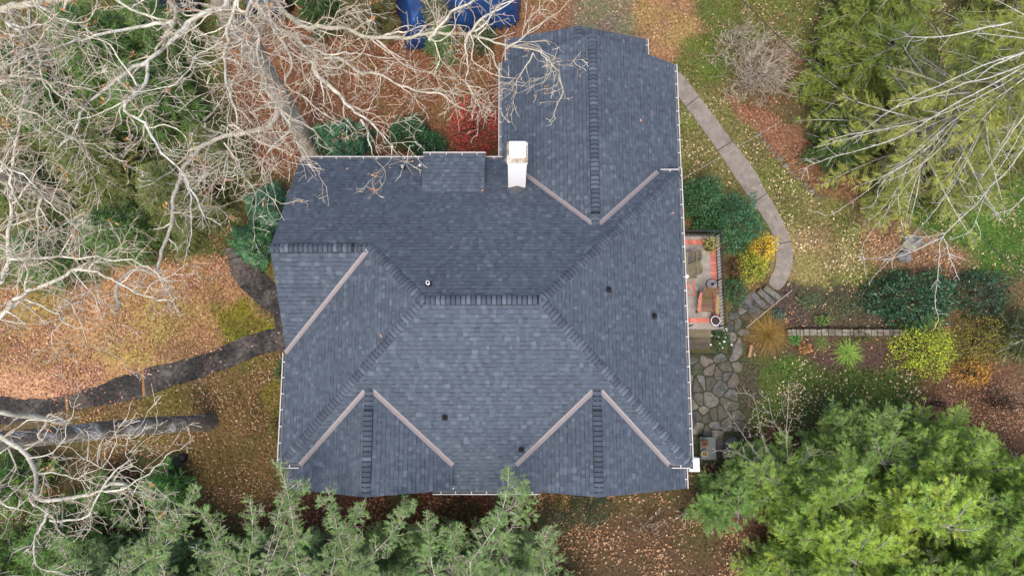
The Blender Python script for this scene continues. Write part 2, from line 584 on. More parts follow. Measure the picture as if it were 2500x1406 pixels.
# ------------------------------------------------------------------ caps on hips and ridges, ridge vents, valleys
def caps(p0, p1, drop, parent, vent=None, w=0.13, lift=0.02, name="ridge_cap", expo=0.14):
    """Bent cap shingles lapped from p0 (low end) to p1; vent: (from, to) share of the run standing on a ridge vent."""
    p0, p1 = np.array(p0, float), np.array(p1, float)
    L = np.linalg.norm(p1 - p0)
    d = (p1 - p0) / L
    lat = norm(np.array([-d[1], d[0], 0]))
    upv = np.cross(d, lat)
    upv = upv if upv[2] > 0 else -upv
    mb = MB()
    n = max(2, int(L / expo))
    os_ = (-w, -w * 0.55, -w * 0.2, w * 0.2, w * 0.55, w)
    for i in range(n):
        a, b = i * L / n, min((i + 1) * L / n + 0.03, L)
        t = rng.choices(range(5), (4, 3, 2, 1.6, 1.4))[0]
        f = rng.uniform(0.85, 1.1)
        c = tuple(x * f for x in SH_TONES[t])
        mid = (i + 0.5) / n
        hv = 0.035 if vent and vent[0] < mid < vent[1] else 0.0
        rows = []
        wj = rng.uniform(-0.006, 0.006)
        for s, e in ((a, 0.024), (a + 0.74 * L / n, 0.010), (b, 0.004)):
            rows.append([p0 + d * s + lat * (o + wj) - np.array([0, 0, drop * math.sqrt(o * o + 0.0012)]) + upv * (lift + e + hv) for o in os_])
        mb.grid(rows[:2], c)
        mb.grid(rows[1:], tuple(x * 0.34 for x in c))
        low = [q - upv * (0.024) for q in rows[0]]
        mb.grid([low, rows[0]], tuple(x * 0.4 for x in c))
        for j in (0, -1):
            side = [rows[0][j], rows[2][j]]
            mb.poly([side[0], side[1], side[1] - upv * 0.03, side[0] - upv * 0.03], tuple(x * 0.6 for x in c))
    o = mb.build(name, M_shingle, parent, True)
    if vent:
        v = MB()
        a, b = vent[0] * L, vent[1] * L
        rows = []
        for s in (a, b):
            pr = []
            for oo in (-w - 0.012, -w - 0.012, 0, w + 0.012, w + 0.012):
                pr.append(p0 + d * s + lat * oo - np.array([0, 0, drop * abs(oo)]) + upv * 0.04)
            pr[0] = pr[0] - upv * 0.05
            pr[-1] = pr[-1] - upv * 0.05
            rows.append(pr)
        v.grid(rows)
        v.poly(rows[0])
        v.poly(rows[1][::-1])
        v.build("ridge_vent", M_black, o, True)
    return o


HD, RD = 0.7071 / PT, 1 / PT
hz = lambda x: ZR - x / PT
caps((XE, YN - 0.02, hz(XE - XR)), (XR, YR, ZR), HD, e_slope, name="hip_cap")
caps((XE, YS + 0.01, hz(XE - XR)), (XR, YR, ZR), HD, e_slope, name="hip_cap")
caps((XW, YS, hz(XL - XW)), (XL, YR, ZR), HD, w_slope, name="hip_cap")
caps((XH, YW, ZW), (XL, YR, ZR), HD, w_slope, name="hip_cap")
caps((XL - 0.05, YR, ZR), (XR + 0.05, YR, ZR), RD, main_roof, vent=(0.16, 0.94))
caps((-7.16, YW, ZW), (XH + 0.05, YW, ZW), RD, ww_slope, vent=(0.14, 0.83))
caps((XN, NWE, ZN), (XN, YNA - 0.1, ZN), RD, nl_slope, vent=(0.07, 0.92))
for gx, (l_, r_) in zip((GL, GR), g_slopes):
    caps((gx, GE, ZG), (gx, GY + 0.05, ZG), RD, l_, vent=(0.12, 0.78))
caps((BX, BY1, BZ), (BX, 11.5, BZ), 1 / 2.9, bl_slope)


def valley(p0, p1, parent, w=0.072):
    """W-profile valley metal, open between the shingles."""
    p0, p1 = np.array(p0, float), np.array(p1, float)
    d = norm(p1 - p0)
    lat = norm(np.array([-d[1], d[0], 0]))
    mb = MB()
    rows = []
    for p in (p0, p1):
        rows.append([p + lat * o + np.array([0, 0, abs(o) * HD + 0.024 + e]) for o, e in
                     ((-w, 0.008), (-w, 0.0), (-0.014, 0.0), (0, 0.022), (0.014, 0.0), (w, 0.0), (w, 0.008))])
    mb.grid(rows)
    o = mb.build("valley_flashing", M_flash, parent, True)
    return o


zN = lambda y: ZR - (y - YR) / PT
zS = lambda y: ZR - (YR - y) / PT
valley((-0.25, 7.98, zN(7.98)), (XN - 0.12, YNA + 0.12, zN(YNA + 0.12)), nl_slope)
valley((XN + 2.26, YNA + 2.26, zN(YNA + 2.26)), (XN + 0.12, YNA + 0.12, zN(YNA + 0.12)), nr_slope)
valley((XW, YW + XW - XH, hz(XL - XW)), (XH - 0.08, YW - 0.08, ZW - 0.08 / PT), w_slope)
for gx, (l_, r_) in zip((GL, GR), g_slopes):
    valley((gx - 2.36, YS - 0.01, zS(YS)), (gx - 0.12, GY - 0.12, zS(GY - 0.12)), l_)
    valley((gx + 2.36, YS - 0.01, zS(YS)), (gx + 0.12, GY - 0.12, zS(GY - 0.12)), r_)


# ------------------------------------------------------------------ gutters
M_hanger = mat("gutter_hanger_metal", (0.46, 0.455, 0.45), 0.5, 0.4)


def gutter(p0, p1, out, w=0.10, caps_=True):
    p0, p1, out = np.array(p0, float), np.array(p1, float), np.array([out[0], out[1], 0.0])
    up = np.array([0, 0, 1.0])
    mb = MB()
    prof = ((-0.012, -0.02), (-0.012, -0.1), (0.0, -0.11), (w * 0.75, -0.11), (w * 0.95, -0.06), (w, -0.012), (w + 0.012, 0.0), (w - 0.012, 0.002), (w - 0.022, -0.012),
            (w - 0.03, -0.06), (w * 0.68, -0.098), (0.004, -0.098), (-0.0, -0.02), (-0.012, -0.02))
    rows = [[p + out * a + up * b for a, b in prof] for p in (p0, p1)]
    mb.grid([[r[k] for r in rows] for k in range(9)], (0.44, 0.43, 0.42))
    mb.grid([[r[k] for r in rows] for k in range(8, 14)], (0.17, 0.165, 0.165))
    mb.poly(rows[0][:8], (0.44, 0.43, 0.42))
    mb.poly(rows[1][:8][::-1], (0.44, 0.43, 0.42))
    o = mb.build("gutter", M_gutter, house, True)
    L = np.linalg.norm(p1 - p0)
    d = (p1 - p0) / L
    n = max(1, int(round(L / 0.48)))
    for i in range(n):
        c = p0 + d * L * (i + 0.5 + rng.uniform(-0.05, 0.05)) / n
        h = MB()
        h.bar(c + out * -0.015 + up * 0.004, c + out * (w + 0.005) + up * 0.004, 0.032, 0.008)
        h.build("gutter_hanger", M_hanger, o, True)
    return o


zE = hz(XE - XR) + 0.0
gutter((XE, YS - 0.12, zE), (XE, YN + 0.12, zE), (1, 0))
gutter((4.92, YN, zE), (XE, YN, zE), (0, 1))
gutter((4.94, YS, zE), (XE, YS, zE), (0, -1))
gutter((XW, YS - 0.1, zE), (XW, YW + XW - XH, zE), (-1, 0))
gutter((XW, YS, zE), (-6.6, YS, zE), (0, -1))
zn8 = zN(YN2)
gutter((-7.12, YN2, zn8), (DX0, YN2, zn8), (0, 1))
gutter((DX1, YN2, zn8), (-0.32, YN2, zn8), (0, 1))
zdo = dz - (DY1 - dy) / DP
gutter((DX0 - 0.02, DY1, zdo), (DX1 + 0.02, DY1, zdo), (0, 1))
zw_ = ZN - (XN - NWL) / PT
gutter((NWL, 8.12, zw_), (NWL, NWE, zw_), (-1, 0))
zw2 = ZN - (NWR - XN) / PT
gutter((NWR, YN + 0.1, zw2), (NWR, NWE, zw2), (1, 0))
zc = zS(-2.85)
gutter((-2.5, -2.85, zc), (0.86, -2.85, zc), (0, -1))
zg2 = ZG - (5.42 - GR) / PT
gutter((5.42, GE, zg2), (5.42, YS - 0.14, zg2), (1, 0))
zb = BZ - (BR_ - BX) / 2.9
gutter((BR_, NWE, zb), (BR_, BY1, zb), (1, 0), 0.09)
gutter((BL, NWE, zb), (BL, BY1, zb), (-1, 0), 0.09)

# ------------------------------------------------------------------ walls
def wallbox(x0, x1, y0, y1, z1):
    wl = MB()
    wl.prism([(x0, y0), (x1, y0), (x1, y1), (x0, y1)], -0.02, z1)
    wl.build("wall", M_siding, house, True)


wallbox(-6.75, 5.1, -1.55, 7.0, 4.72)
wallbox(-6.6, -0.8, 7.004, 7.58, 4.3)
wallbox(0.05, 5.2, 7.004, 11.1, 4.2)
wallbox(-6.7, -2.2, -2.45, -1.554, 4.3)
wallbox(0.5, 5.05, -2.45, -1.554, 4.3)
wallbox(0.3, 4.3, 11.104, 12.1, 3.95)


def gable(pts):
    wl = MB()
    wl.poly(pts)
    wl.build("gable_wall", M_siding, house, True)


gable([(-6.76, 2.0, 4.7), (-6.76, 7.5, 4.7), (-6.76, YW, ZW - 0.2)])
gable([(0.1, 11.11, 4.2), (5.15, 11.11, 4.2), (XN, 11.11, ZN - 0.2)])
gable([(-6.6, -2.46, 4.3), (-2.2, -2.46, 4.3), (GL, -2.46, ZG - 0.2)])
gable([(0.55, -2.46, 4.3), (5.0, -2.46, 4.3), (GR, -2.46, ZG - 0.2)])
gable([(0.3, 12.11, 3.95), (4.3, 12.11, 3.95), (BX, 12.11, BZ - 0.2)])
# rake boards under the gable ends
for (x0, x1, gx, zz, y, pt) in ((-7.1, -1.84, GL, ZG, GE + 0.03, PT), (0.14, 5.42, GR, ZG, GE + 0.03, PT), (NWL, NWR, XN, ZN, NWE - 0.03, PT), (BL, BR_, BX, BZ, BY1 - 0.03, 2.9)):
    for xe in (x0, x1):
        rk = MB()
        rk.bar((gx, y, zz - 0.2), (xe, y, zz - 0.2 - abs(xe - gx) / pt), 0.03, 0.14)
        rk.build("rake_board", M_white, house, True)
for ye in (1.5, YN2):
    rk = MB()
    rk.bar((-7.12, YW, ZW - 0.2), (-7.12, ye, ZW - 0.2 - abs(ye - YW) / PT), 0.03, 0.14)
    rk.build("rake_board", M_white, house, True)

# ------------------------------------------------------------------ chimney and roof pipes
cx, cyf = 0.155, 6.74
ch = MB()
ch.box((cx, cyf + 0.29, 6.15), (0.555, 0.58, 3.2))
chim = ch.build("chimney", M_chim, house, True, bevel=0.01)
c2 = MB()
c2.box((cx, cyf + 0.29, 7.70), (0.60, 0.625, 0.10))
c2.build("chimney_band", M_chim, chim, True, bevel=0.008)
c3 = MB()
c3.prism(ccw([(cx - 0.305, cyf - 0.02), (cx + 0.305, cyf - 0.02), (cx + 0.305, cyf + 0.6), (cx - 0.305, cyf + 0.6)]), 7.752, 7.80)
c3.build("chimney_crown", M_chimtop, chim, True, bevel=0.012)
c4 = MB()
c4.box((cx + 0.0, cyf + 0.325, 7.87), (0.43, 0.44, 0.14))
c4.box((cx + 0.0, cyf + 0.325, 7.952), (0.465, 0.475, 0.02))
c4.build("flue_cover", M_white, chim, True, bevel=0.012)
c5 = MB()
for s in (-1, 1):
    x = cx + s * 0.30
    c5.poly([(x - 0.035, cyf - 0.02, zN(cyf - 0.02) + 0.03), (x + 0.035, cyf - 0.02, zN(cyf - 0.02) + 0.03), (x + 0.035, cyf + 0.6, zN(cyf + 0.6) + 0.03), (x - 0.035, cyf + 0.6, zN(cyf + 0.6) + 0.03)])
# small cricket above the stack, dark step flashing
ap = (cx, cyf - 0.30, zN(cyf - 0.30) + 0.028)
for s in (-1, 1):
    c5.poly([(cx, cyf - 0.005, zN(cyf - 0.3) + 0.03), ap, (cx + s * 0.25, cyf - 0.005, zN(cyf) + 0.03)])
c5.build("chimney_flashing", mat("aged_flashing", (0.085, 0.08, 0.085), 0.6, 0.3, 0.2, 8), chim, True)


def plane_pt(u, v, fn):
    """Where the view of photo pixel (u, v) meets a roof plane z = fn(x, y)."""
    z = 5.5
    for _ in range(40):
        p = Z(u, v, z)
        z = 0.5 * z + 0.5 * fn(p[0], p[1])
    return Z(u, v, z)


fE = lambda x, y: ZR - (x - XR) / PT
fN = lambda x, y: zN(y)
fS = lambda x, y: zS(y)
for (u, v, fn, r, h, white, dn) in ((1047, 694, fN, 0.052, 0.30, True, (0, 1)), (1486, 708, fE, 0.04, 0.2, False, (1, 0)), (1597, 772, fE, 0.045, 0.24, False, (1, 0)),
                                    (1086, 1019, fS, 0.045, 0.2, False, (0, -1)), (1273, 1097, fS, 0.045, 0.2, False, (0, -1)), (984, 411, fN, 0.04, 0.25, True, (0, 1))):
    p = plane_pt(u, v, fn)
    mb = MB()
    mb.lathe((p[0], p[1], p[2]), [(r, -0.05), (r, h), (r * 0.72, h), (r * 0.72, h - 0.16), (0.001, h - 0.16)], 20)
    pipe = mb.build("vent_pipe", M_pvc if white else M_black, house, True, smooth=False)
    hole = MB()
    hole.lathe((p[0], p[1], p[2] + h - 0.155), [(0.001, 0), (r * 0.715, 0), (r * 0.715, 0.152)], 20)
    hole.build("pipe_bore", M_black, pipe, True)
    bt = MB()
    bt.lathe((p[0], p[1], p[2]), [(0.095, -0.04), (0.085, 0.04), (0.065, 0.075), (r + 0.006, 0.1), (r + 0.004, 0.12)], 24)
    d3 = np.array([dn[0], dn[1], -1 / PT]) / math.hypot(1, 1 / PT)
    l3 = np.array([-dn[1], dn[0], 0.0])
    n3 = np.array([dn[0] / PT, dn[1] / PT, 1]) / math.hypot(1, 1 / PT)
    q = p + n3 * 0.026
    bt.poly([q + d3 * a + l3 * b for a, b in ((-0.11, -0.09), (0.085, -0.09), (0.085, 0.09), (-0.11, 0.09))])
    bt.build("pipe_boot", M_black, pipe, True)
mb = MB()                                           # short white vent beside the dormer
p = plane_pt(1026, 406, fN)
mb.lathe(p, [(0.035, -0.05), (0.035, 0.12), (0.001, 0.12)], 12)
mb.build("vent_pipe", M_pvc, house, True)
ds = MB()                                           # downspout under the east gutter bracket
p = Z(1676, 677, 4.6)
ds.tube([(XE + 0.16, p[1], zE - 0.06), (XE + 0.2, p[1], zE - 0.2), (XE - 0.28, p[1], zE - 0.7), (XE - 0.33, p[1], 0.9)], 0.045, 10)
ds.build("downspout", M_white, house, True, smooth=True)
# ------------------------------------------------------------------ the ground and what covers it
def ring(px, z=0.0):
    return np.array([Z(u, v, z)[:2] for u, v in px])


def inside(x, y, poly):
    x, y = np.asarray(x), np.asarray(y)
    r = np.zeros(x.shape, bool)
    n = len(poly)
    for i in range(n):
        (x1, y1), (x2, y2) = poly[i], poly[(i + 1) % n]
        c = (y1 > y) != (y2 > y)
        r ^= c & (x < (x2 - x1) * (y - y1) / (y2 - y1 + 1e-12) + x1)
    return r


def sdist(x, y, poly):
    """Signed distance, positive inside."""
    d = np.full(np.shape(x), 1e9)
    n = len(poly)
    for i in range(n):
        a, b = poly[i], poly[(i + 1) % n]
        e = b - a
        t = np.clip(((x - a[0]) * e[0] + (y - a[1]) * e[1]) / (e @ e + 1e-12), 0, 1)
        d = np.minimum(d, np.hypot(x - a[0] - t * e[0], y - a[1] - t * e[1]))
    return np.where(inside(x, y, poly), d, -d)


# zones of the ground: outline in the photo, real colour, how soft and ragged its edge is (m), leaves per m2, leaf palette, grass per m2, grass colour
TAN = ((0.46, 0.29, 0.17), (0.40, 0.22, 0.11), (0.55, 0.39, 0.25), (0.30, 0.15, 0.075), (0.20, 0.10, 0.055), (0.34, 0.20, 0.11))
RUST = ((0.30, 0.135, 0.075), (0.38, 0.18, 0.10), (0.22, 0.09, 0.05), (0.46, 0.26, 0.16), (0.16, 0.07, 0.045))
PINK = ((0.50, 0.26, 0.18), (0.42, 0.20, 0.13), (0.60, 0.36, 0.26), (0.33, 0.14, 0.09))
PALE = ((0.62, 0.50, 0.28), (0.55, 0.40, 0.22), (0.66, 0.56, 0.40), (0.45, 0.26, 0.13))
STRAW, MOSS, GREEN, OLIVE = (0.32, 0.185, 0.085), (0.16, 0.14, 0.020), (0.055, 0.12, 0.022), (0.15, 0.125, 0.045)
ZONES = [
    ("west wood", [(-300, -300), (620, -300), (600, 640), (300, 650), (0, 760), (-300, 760)], (0.085, 0.085, 0.032), 0.8, 60, RUST, 330, (0.07, 0.16, 0.03)),
    ("north leaves", [(560, 40), (1000, -60), (1240, 60), (1240, 420), (600, 420), (560, 250)], (0.17, 0.078, 0.042), 0.5, 230, RUST, 15, OLIVE),
    ("north verge", [(1240, -300), (1420, -300), (1430, 200), (1220, 120)], (0.19, 0.10, 0.055), 0.4, 130, RUST, 10, OLIVE),
    ("drive", [(1375, -300), (1600, -300), (1570, 60), (1580, 130), (1400, 110)], (0.14, 0.104, 0.08), 0.7, 50, TAN, 0, OLIVE),
    ("drive edge", [(1570, -300), (1720, -300), (1700, 100), (1600, 220), (1540, 100)], (0.24, 0.13, 0.065), 0.6, 150, TAN, 20, OLIVE),
    ("north-east lawn", [(1720, -300), (2100, -300), (2100, 40), (1800, 130), (1700, 280), (1630, 240), (1640, 150), (1700, 90)], (0.11, 0.105, 0.032), 0.7, 60, TAN, 560, (0.075, 0.16, 0.024)),
    ("side lawn", [(1650, 220), (1800, 230), (1900, 380), (2010, 490), (2200, 470), (2190, 690), (1900, 700), (1650, 480)], (0.15, 0.125, 0.05), 0.5, 46, PALE, 620, (0.10, 0.155, 0.03)),
    ("leaf strip", [(1760, 240), (1880, 260), (2100, 440), (2080, 500), (1990, 480), (1920, 400), (1840, 320)], (0.19, 0.10, 0.058), 0.25, 330, RUST, 0, OLIVE),
    ("east lawn", [(2180, 440), (2800, 300), (2800, 700), (2360, 680), (2250, 640)], (0.075, 0.115, 0.028), 0.6, 36, PALE, 800, (0.07, 0.19, 0.025)),
    ("east wood", [(2000, -300), (2800, -300), (2800, 420), (2180, 440), (1960, 300)], (0.085, 0.075, 0.03), 0.6, 40, PALE, 260, (0.05, 0.11, 0.02)),
    ("litter patch", [(2080, 520), (2250, 550), (2390, 620), (2340, 690), (2230, 690), (2120, 640)], (0.17, 0.105, 0.06), 0.8, 150, TAN, 60, OLIVE),
    ("worn grass", [(1910, 560), (2060, 560), (2100, 650), (1960, 690), (1900, 640)], (0.21, 0.15, 0.075), 0.9, 60, PALE, 200, (0.20, 0.17, 0.06)),
    ("upper bed", [(1900, 690), (2060, 680), (2230, 720), (2230, 806), (1880, 806)], (0.062, 0.044, 0.036), 0.25, 34, TAN, 40, (0.05, 0.09, 0.03)),
    ("lower bed", [(1815, 812), (2230, 812), (2300, 920), (1830, 905)], (0.070, 0.044, 0.034), 0.2, 40, TAN, 8, GREEN),
    ("south-east lawn", [(1812, 880), (2240, 905), (2350, 960), (2400, 1100), (1830, 1180)], (0.068, 0.088, 0.024), 0.4, 42, PALE, 640, (0.055, 0.13, 0.02)),
    ("south-east wood", [(2230, 900), (2800, 850), (2800, 1700), (1750, 1700), (1740, 1140), (1850, 1060), (2250, 1000)], (0.11, 0.062, 0.036), 0.5, 90, TAN, 20, OLIVE),
    ("patio surround", [(1640, 850), (1840, 850), (1850, 1180), (1640, 1180)], (0.060, 0.052, 0.034), 0.2, 4, TAN, 110, (0.05, 0.085, 0.018)),
    ("south leaves", [(1180, 1130), (1780, 1140), (1810, 1700), (1100, 1700)], (0.072, 0.045, 0.026), 0.4, 125, TAN, 60, (0.04, 0.06, 0.018)),
    ("south bed", [(650, 1170), (1200, 1170), (1200, 1700), (500, 1700)], (0.075, 0.034, 0.022), 0.5, 170, RUST, 30, (0.04, 0.06, 0.018)),
    ("south-west wood", [(-300, 1080), (480, 1110), (600, 1250), (640, 1700), (-300, 1700)], (0.065, 0.05, 0.025), 0.6, 60, RUST, 200, (0.04, 0.09, 0.018)),
    ("lower lawn", [(160, 1000), (480, 925), (690, 840), (720, 1180), (600, 1250), (430, 1120), (150, 1100)], (0.130, 0.086, 0.034), 0.4, 95, TAN, 330, (0.135, 0.108, 0.028)),
    ("upper lawn", [(-300, 745), (230, 690), (380, 640), (560, 632), (600, 700), (690, 790), (680, 830), (600, 835), (160, 975), (-300, 985)], STRAW, 0.35, 170, PINK, 380, (0.31, 0.20, 0.075)),
    ("lawn corner", [(500, 760), (600, 710), (690, 780), (690, 830), (560, 850)], MOSS, 0.5, 12, TAN, 300, (0.17, 0.155, 0.022)),
    ("house edge", [(630, 640), (730, 640), (730, 900), (700, 1000), (660, 1050), (650, 960), (690, 860), (700, 720)], (0.13, 0.105, 0.022), 0.3, 30, TAN, 200, (0.14, 0.15, 0.022)),
    ("left fringe", [(-300, 880), (140, 905), (170, 975), (-300, 990)], (0.40, 0.22, 0.125), 0.4, 200, PINK, 200, (0.38, 0.22, 0.11)),
]
ZR_ = [(n, ring(p), c, s, d, pal, g, gc) for n, p, c, s, d, pal, g, gc in ZONES]
PATHS = {
    "asphalt_path": [(-60, 972), (60, 974), (160, 966), (258, 932), (350, 905), (500, 862), (620, 812), (668, 800), (690, 796), (720, 830), (720, 880), (690, 851), (640, 868), (500, 918), (420, 944), (350, 969), (250, 990), (160, 1001), (60, 1030), (-60, 1040)],
    "asphalt_walk": [(556, 652), (566, 676), (598, 712), (637, 746), (671, 772), (676, 801), (700, 834), (770, 860), (770, 720), (678, 703), (656, 684), (642, 655), (622, 640), (590, 634)],
    "concrete_walk": [(1636, 196), (1657, 172), (1705, 235), (1750, 295), (1787, 345), (1830, 400), (1852, 434), (1870, 470), (1892, 505), (1911, 540), (1927, 578), (1936, 620), (1931, 660), (1918, 692), (1900, 713), (1872, 694), (1892, 655), (1896, 612), (1880, 560), (1850, 512), (1815, 465), (1782, 415), (1750, 366), (1700, 296), (1657, 238), (1640, 216)],
}
PATH_R = {k: ring(v) for k, v in PATHS.items()}
FOOT = [(-6.6, 7.5), (-6.6, -2.3), (5.0, -2.3), (5.0, 11.2), (0, 11.2), (0, 7.5)]


def axis(a, b, step, far):
    f = np.array(far, float)
    return np.concatenate([a - f[::-1], np.arange(a, b, step), b + f])


gx = axis(-25, 25, 0.11, (1, 4, 15, 60, 300))
gy = axis(-9.5, 19, 0.11, (1, 4, 15, 60, 300))
GX, GY_ = np.meshgrid(gx, gy)
gcol = np.empty(GX.shape + (3,))
gcol[:] = (0.10, 0.075, 0.035)
wobx = GX + (fnoise(GX, GY_, 1.1, 5) - 0.5) * 1.1
woby = GY_ + (fnoise(GX, GY_, 1.1, 9) - 0.5) * 1.1
for n_, poly, c, soft, *_r in ZR_:
    near = (GX > poly[:, 0].min() - 2) & (GX < poly[:, 0].max() + 2) & (GY_ > poly[:, 1].min() - 2) & (GY_ < poly[:, 1].max() + 2)
    idx = np.nonzero(near)
    m = sdist(wobx[idx], woby[idx], poly)
    t = np.clip(m / soft + 0.5, 0, 1)[:, None]
    gcol[idx] = gcol[idx] * (1 - t) + np.array(c) * t
# patches: moss, bare soil and straw that come and go inside the lawns
p1 = np.clip((fnoise(GX, GY_, 1.7, 21) - 0.52) * 5, 0, 1)[..., None]
p2 = np.clip((fnoise(GX, GY_, 0.9, 33) - 0.56) * 6, 0, 1)[..., None]
gcol = gcol * (1 - 0.45 * p1) + gcol * np.array([0.75, 1.25, 0.6]) * 0.45 * p1
gcol = gcol * (1 - 0.4 * p2) + np.array([0.09, 0.06, 0.035]) * 0.4 * p2
gz = (fnoise(GX, GY_, 0.5, 3) - 0.5) * 0.02 - 0.012
far_ = (np.abs(GX) > 25.5) | (GY_ > 19.5) | (GY_ < -10)
gz[far_] = -0.012
ny, nx = GX.shape
Vg = np.stack([GX, GY_, gz], -1).reshape(-1, 3)
ii = (np.arange(ny - 1)[:, None] * nx + np.arange(nx - 1)[None]).ravel()
Fg = np.stack([ii, ii + 1, ii + nx + 1, ii + nx], -1)
cg = gcol[:-1, :-1].reshape(-1, 3)
meg = mesh_np("ground", Vg, Fg)
at = meg.attributes.new("Col", 'FLOAT_COLOR', 'POINT')
c4_ = np.ones((ny * nx, 4), np.float32)
c4_[:, :3] = gcol.reshape(-1, 3)
at.data.foreach_set("color", c4_.ravel())
M_ground = mat("leafy_ground", None, 0.98, 0.1, 0.75, 9, 0.03, 22)
tag(link_mesh("ground", meg, M_ground), kind="structure")

# fallen leaves and grass, as two masses
nr = np.random.default_rng(11)
allx, ally = nr.uniform(-21.5, 21.5, 1), nr.uniform(-8.5, 18, 1)
zone_at = lambda x, y: None
leaf, grass = Blades(), Blades()
AREA = (-20.5, 20.5, -8.4, 17.2)
ncand = 420000
X = nr.uniform(AREA[0], AREA[1], ncand)
Y = nr.uniform(AREA[2], AREA[3], ncand)
ok = inview(np.stack([X, Y, X * 0], -1), 40) & ~inside(X, Y, FOOT)
X, Y = X[ok], Y[ok]
area = (AREA[1] - AREA[0]) * (AREA[3] - AREA[2])
dens0 = ncand / area
zi = np.full(len(X), -1)
xw = X + (fnoise(X, Y, 1.1, 5) - 0.5) * 1.1 + nr.normal(0, 0.12, len(X))
yw = Y + (fnoise(X, Y, 1.1, 9) - 0.5) * 1.1 + nr.normal(0, 0.12, len(X))
for k, z in enumerate(ZR_):
    zi[inside(xw, yw, z[1])] = k
onpath = np.zeros(len(X), bool)
for p in PATH_R.values():
    onpath |= inside(X + nr.normal(0, 0.08, len(X)), Y + nr.normal(0, 0.08, len(X)), p)
onpatio = inside(X, Y, ring([(1670, 860), (1815, 868), (1818, 1050), (1670, 1060)])) | inside(X, Y, ring([(1640, 560), (1775, 560), (1780, 860), (1640, 860)]))
dl = np.array([z[4] for z in ZR_] + [60])[zi]
dg = np.array([z[6] for z in ZR_] + [60])[zi]
clump = np.clip((fnoise(X, Y, 0.9, 41) * 1.7) ** 3, 0.06, 2.4)
pl = dl * clump / dens0
pl[onpath] *= 0.4
pl[onpatio] *= 0.02
pick = nr.random(len(X)) < pl
lx, ly, lz_ = X[pick], Y[pick], zi[pick]
n = len(lx)
pal = [z[5] for z in ZR_] + [RUST]
lc = np.array([pal[k][q % len(pal[k])] for k, q in zip(lz_, nr.integers(0, 60, n))]) * nr.uniform(0.6, 1.15, (n, 1))
a = nr.uniform(0, 2 * pi, n)
d = np.stack([np.cos(a), np.sin(a), nr.normal(0, 0.25, n)], -1)
nn = norm(np.stack([nr.normal(0, 0.45, n), nr.normal(0, 0.45, n), np.ones(n)], -1))
L = nr.uniform(0.055, 0.12, n)
leaf.add(np.stack([lx, ly, nr.uniform(0.012, 0.035, n)], -1), d, L, L * nr.uniform(0.4, 0.75, n), nn, lc, 0.5, 0.12)
tag(leaf.build("fallen_leaves", M_litter), kind="stuff")
pick = (nr.random(len(X)) < dg * np.clip(fnoise(X, Y, 1.3, 57) * 2.4 - 0.5, 0.1, 1.6) / dens0) & ~onpath & (~onpatio | ((nr.random(len(X)) < .5) & (X > 5.6) & (Y < 0.9)))
gx_, gy_, gz_ = X[pick], Y[pick], zi[pick]
n = len(gx_)
gcs = np.array([z[7] for z in ZR_] + [OLIVE])[gz_] * nr.uniform(0.35, 1.7, (n, 1)) * (0.6 + 0.8 * fnoise(gx_, gy_, 0.5, 77))[:, None]
a = nr.uniform(0, 2 * pi, n)
d = np.stack([np.cos(a), np.sin(a), nr.uniform(0.3, 1.4, n)], -1)
grass.add(np.stack([gx_, gy_, np.full(n, -0.015)], -1), d, nr.uniform(0.07, 0.15, n), nr.uniform(0.014, 0.032, n), norm(nr.normal(size=(n, 3))), gcs)
tag(grass.build("grass", M_leaf), kind="stuff")


# ------------------------------------------------------------------ paths
def ragged(poly, step=0.18, amp=0.05, seed=1):
    out = []
    n = len(poly)
    for i in range(n):
        a, b = poly[i], poly[(i + 1) % n]
        k = max(1, int(np.linalg.norm(b - a) / step))
        for j in range(k):
            out.append(a + (b - a) * j / k)
    out = np.array(out)
    # soften the corners
    for _ in range(2):
        out = 0.5 * out + 0.25 * np.roll(out, 1, 0) + 0.25 * np.roll(out, -1, 0)
    out[:, 0] += (fnoise(out[:, 0], out[:, 1], 0.4, seed) - 0.5) * 2 * amp
    out[:, 1] += (fnoise(out[:, 0], out[:, 1], 0.4, seed + 7) - 0.5) * 2 * amp
    return out


def path(name, poly, m, z, amp, c=(1, 1, 1)):
    r = [tuple(p) for p in ragged(poly, 0.15, amp)]
    r = ccw(r)
    mb = MB()
    mb.prism(r, -0.03, z, c)
    return tag(mb.build(name, m), kind="structure")


path("asphalt_path", PATH_R["asphalt_path"], M_asphalt, 0.026, 0.13)
path("asphalt_path", PATH_R["asphalt_walk"], M_asphalt, 0.034, 0.10)
path("concrete_path", PATH_R["concrete_walk"], M_concrete, 0.04, 0.01, (0.205, 0.178, 0.152))
jm = MB()                                           # joints in the two paths
for (a, b) in (((1706, 236), (1674, 262)), ((1787, 346), (1752, 368)), ((1872, 472), (1838, 498)), ((1930, 590), (1893, 598))):
    jm.bar(np.append(Z(*a)[:2], 0.042), np.append(Z(*b)[:2], 0.042), 0.03, 0.004)
tag(jm.build("path_joints", M_mossy), kind="structure")
jm = MB()
for (a, b) in (((349, 906), (352, 968)), ((162, 967), (166, 1000))):
    jm.bar(np.append(Z(*a)[:2], 0.029), np.append(Z(*b)[:2], 0.029), 0.09, 0.006)
tag(jm.build("path_seams", mat("leafy_seam", (0.25, 0.13, 0.05), 0.95, 0.1, 0.5, 12)), kind="structure")


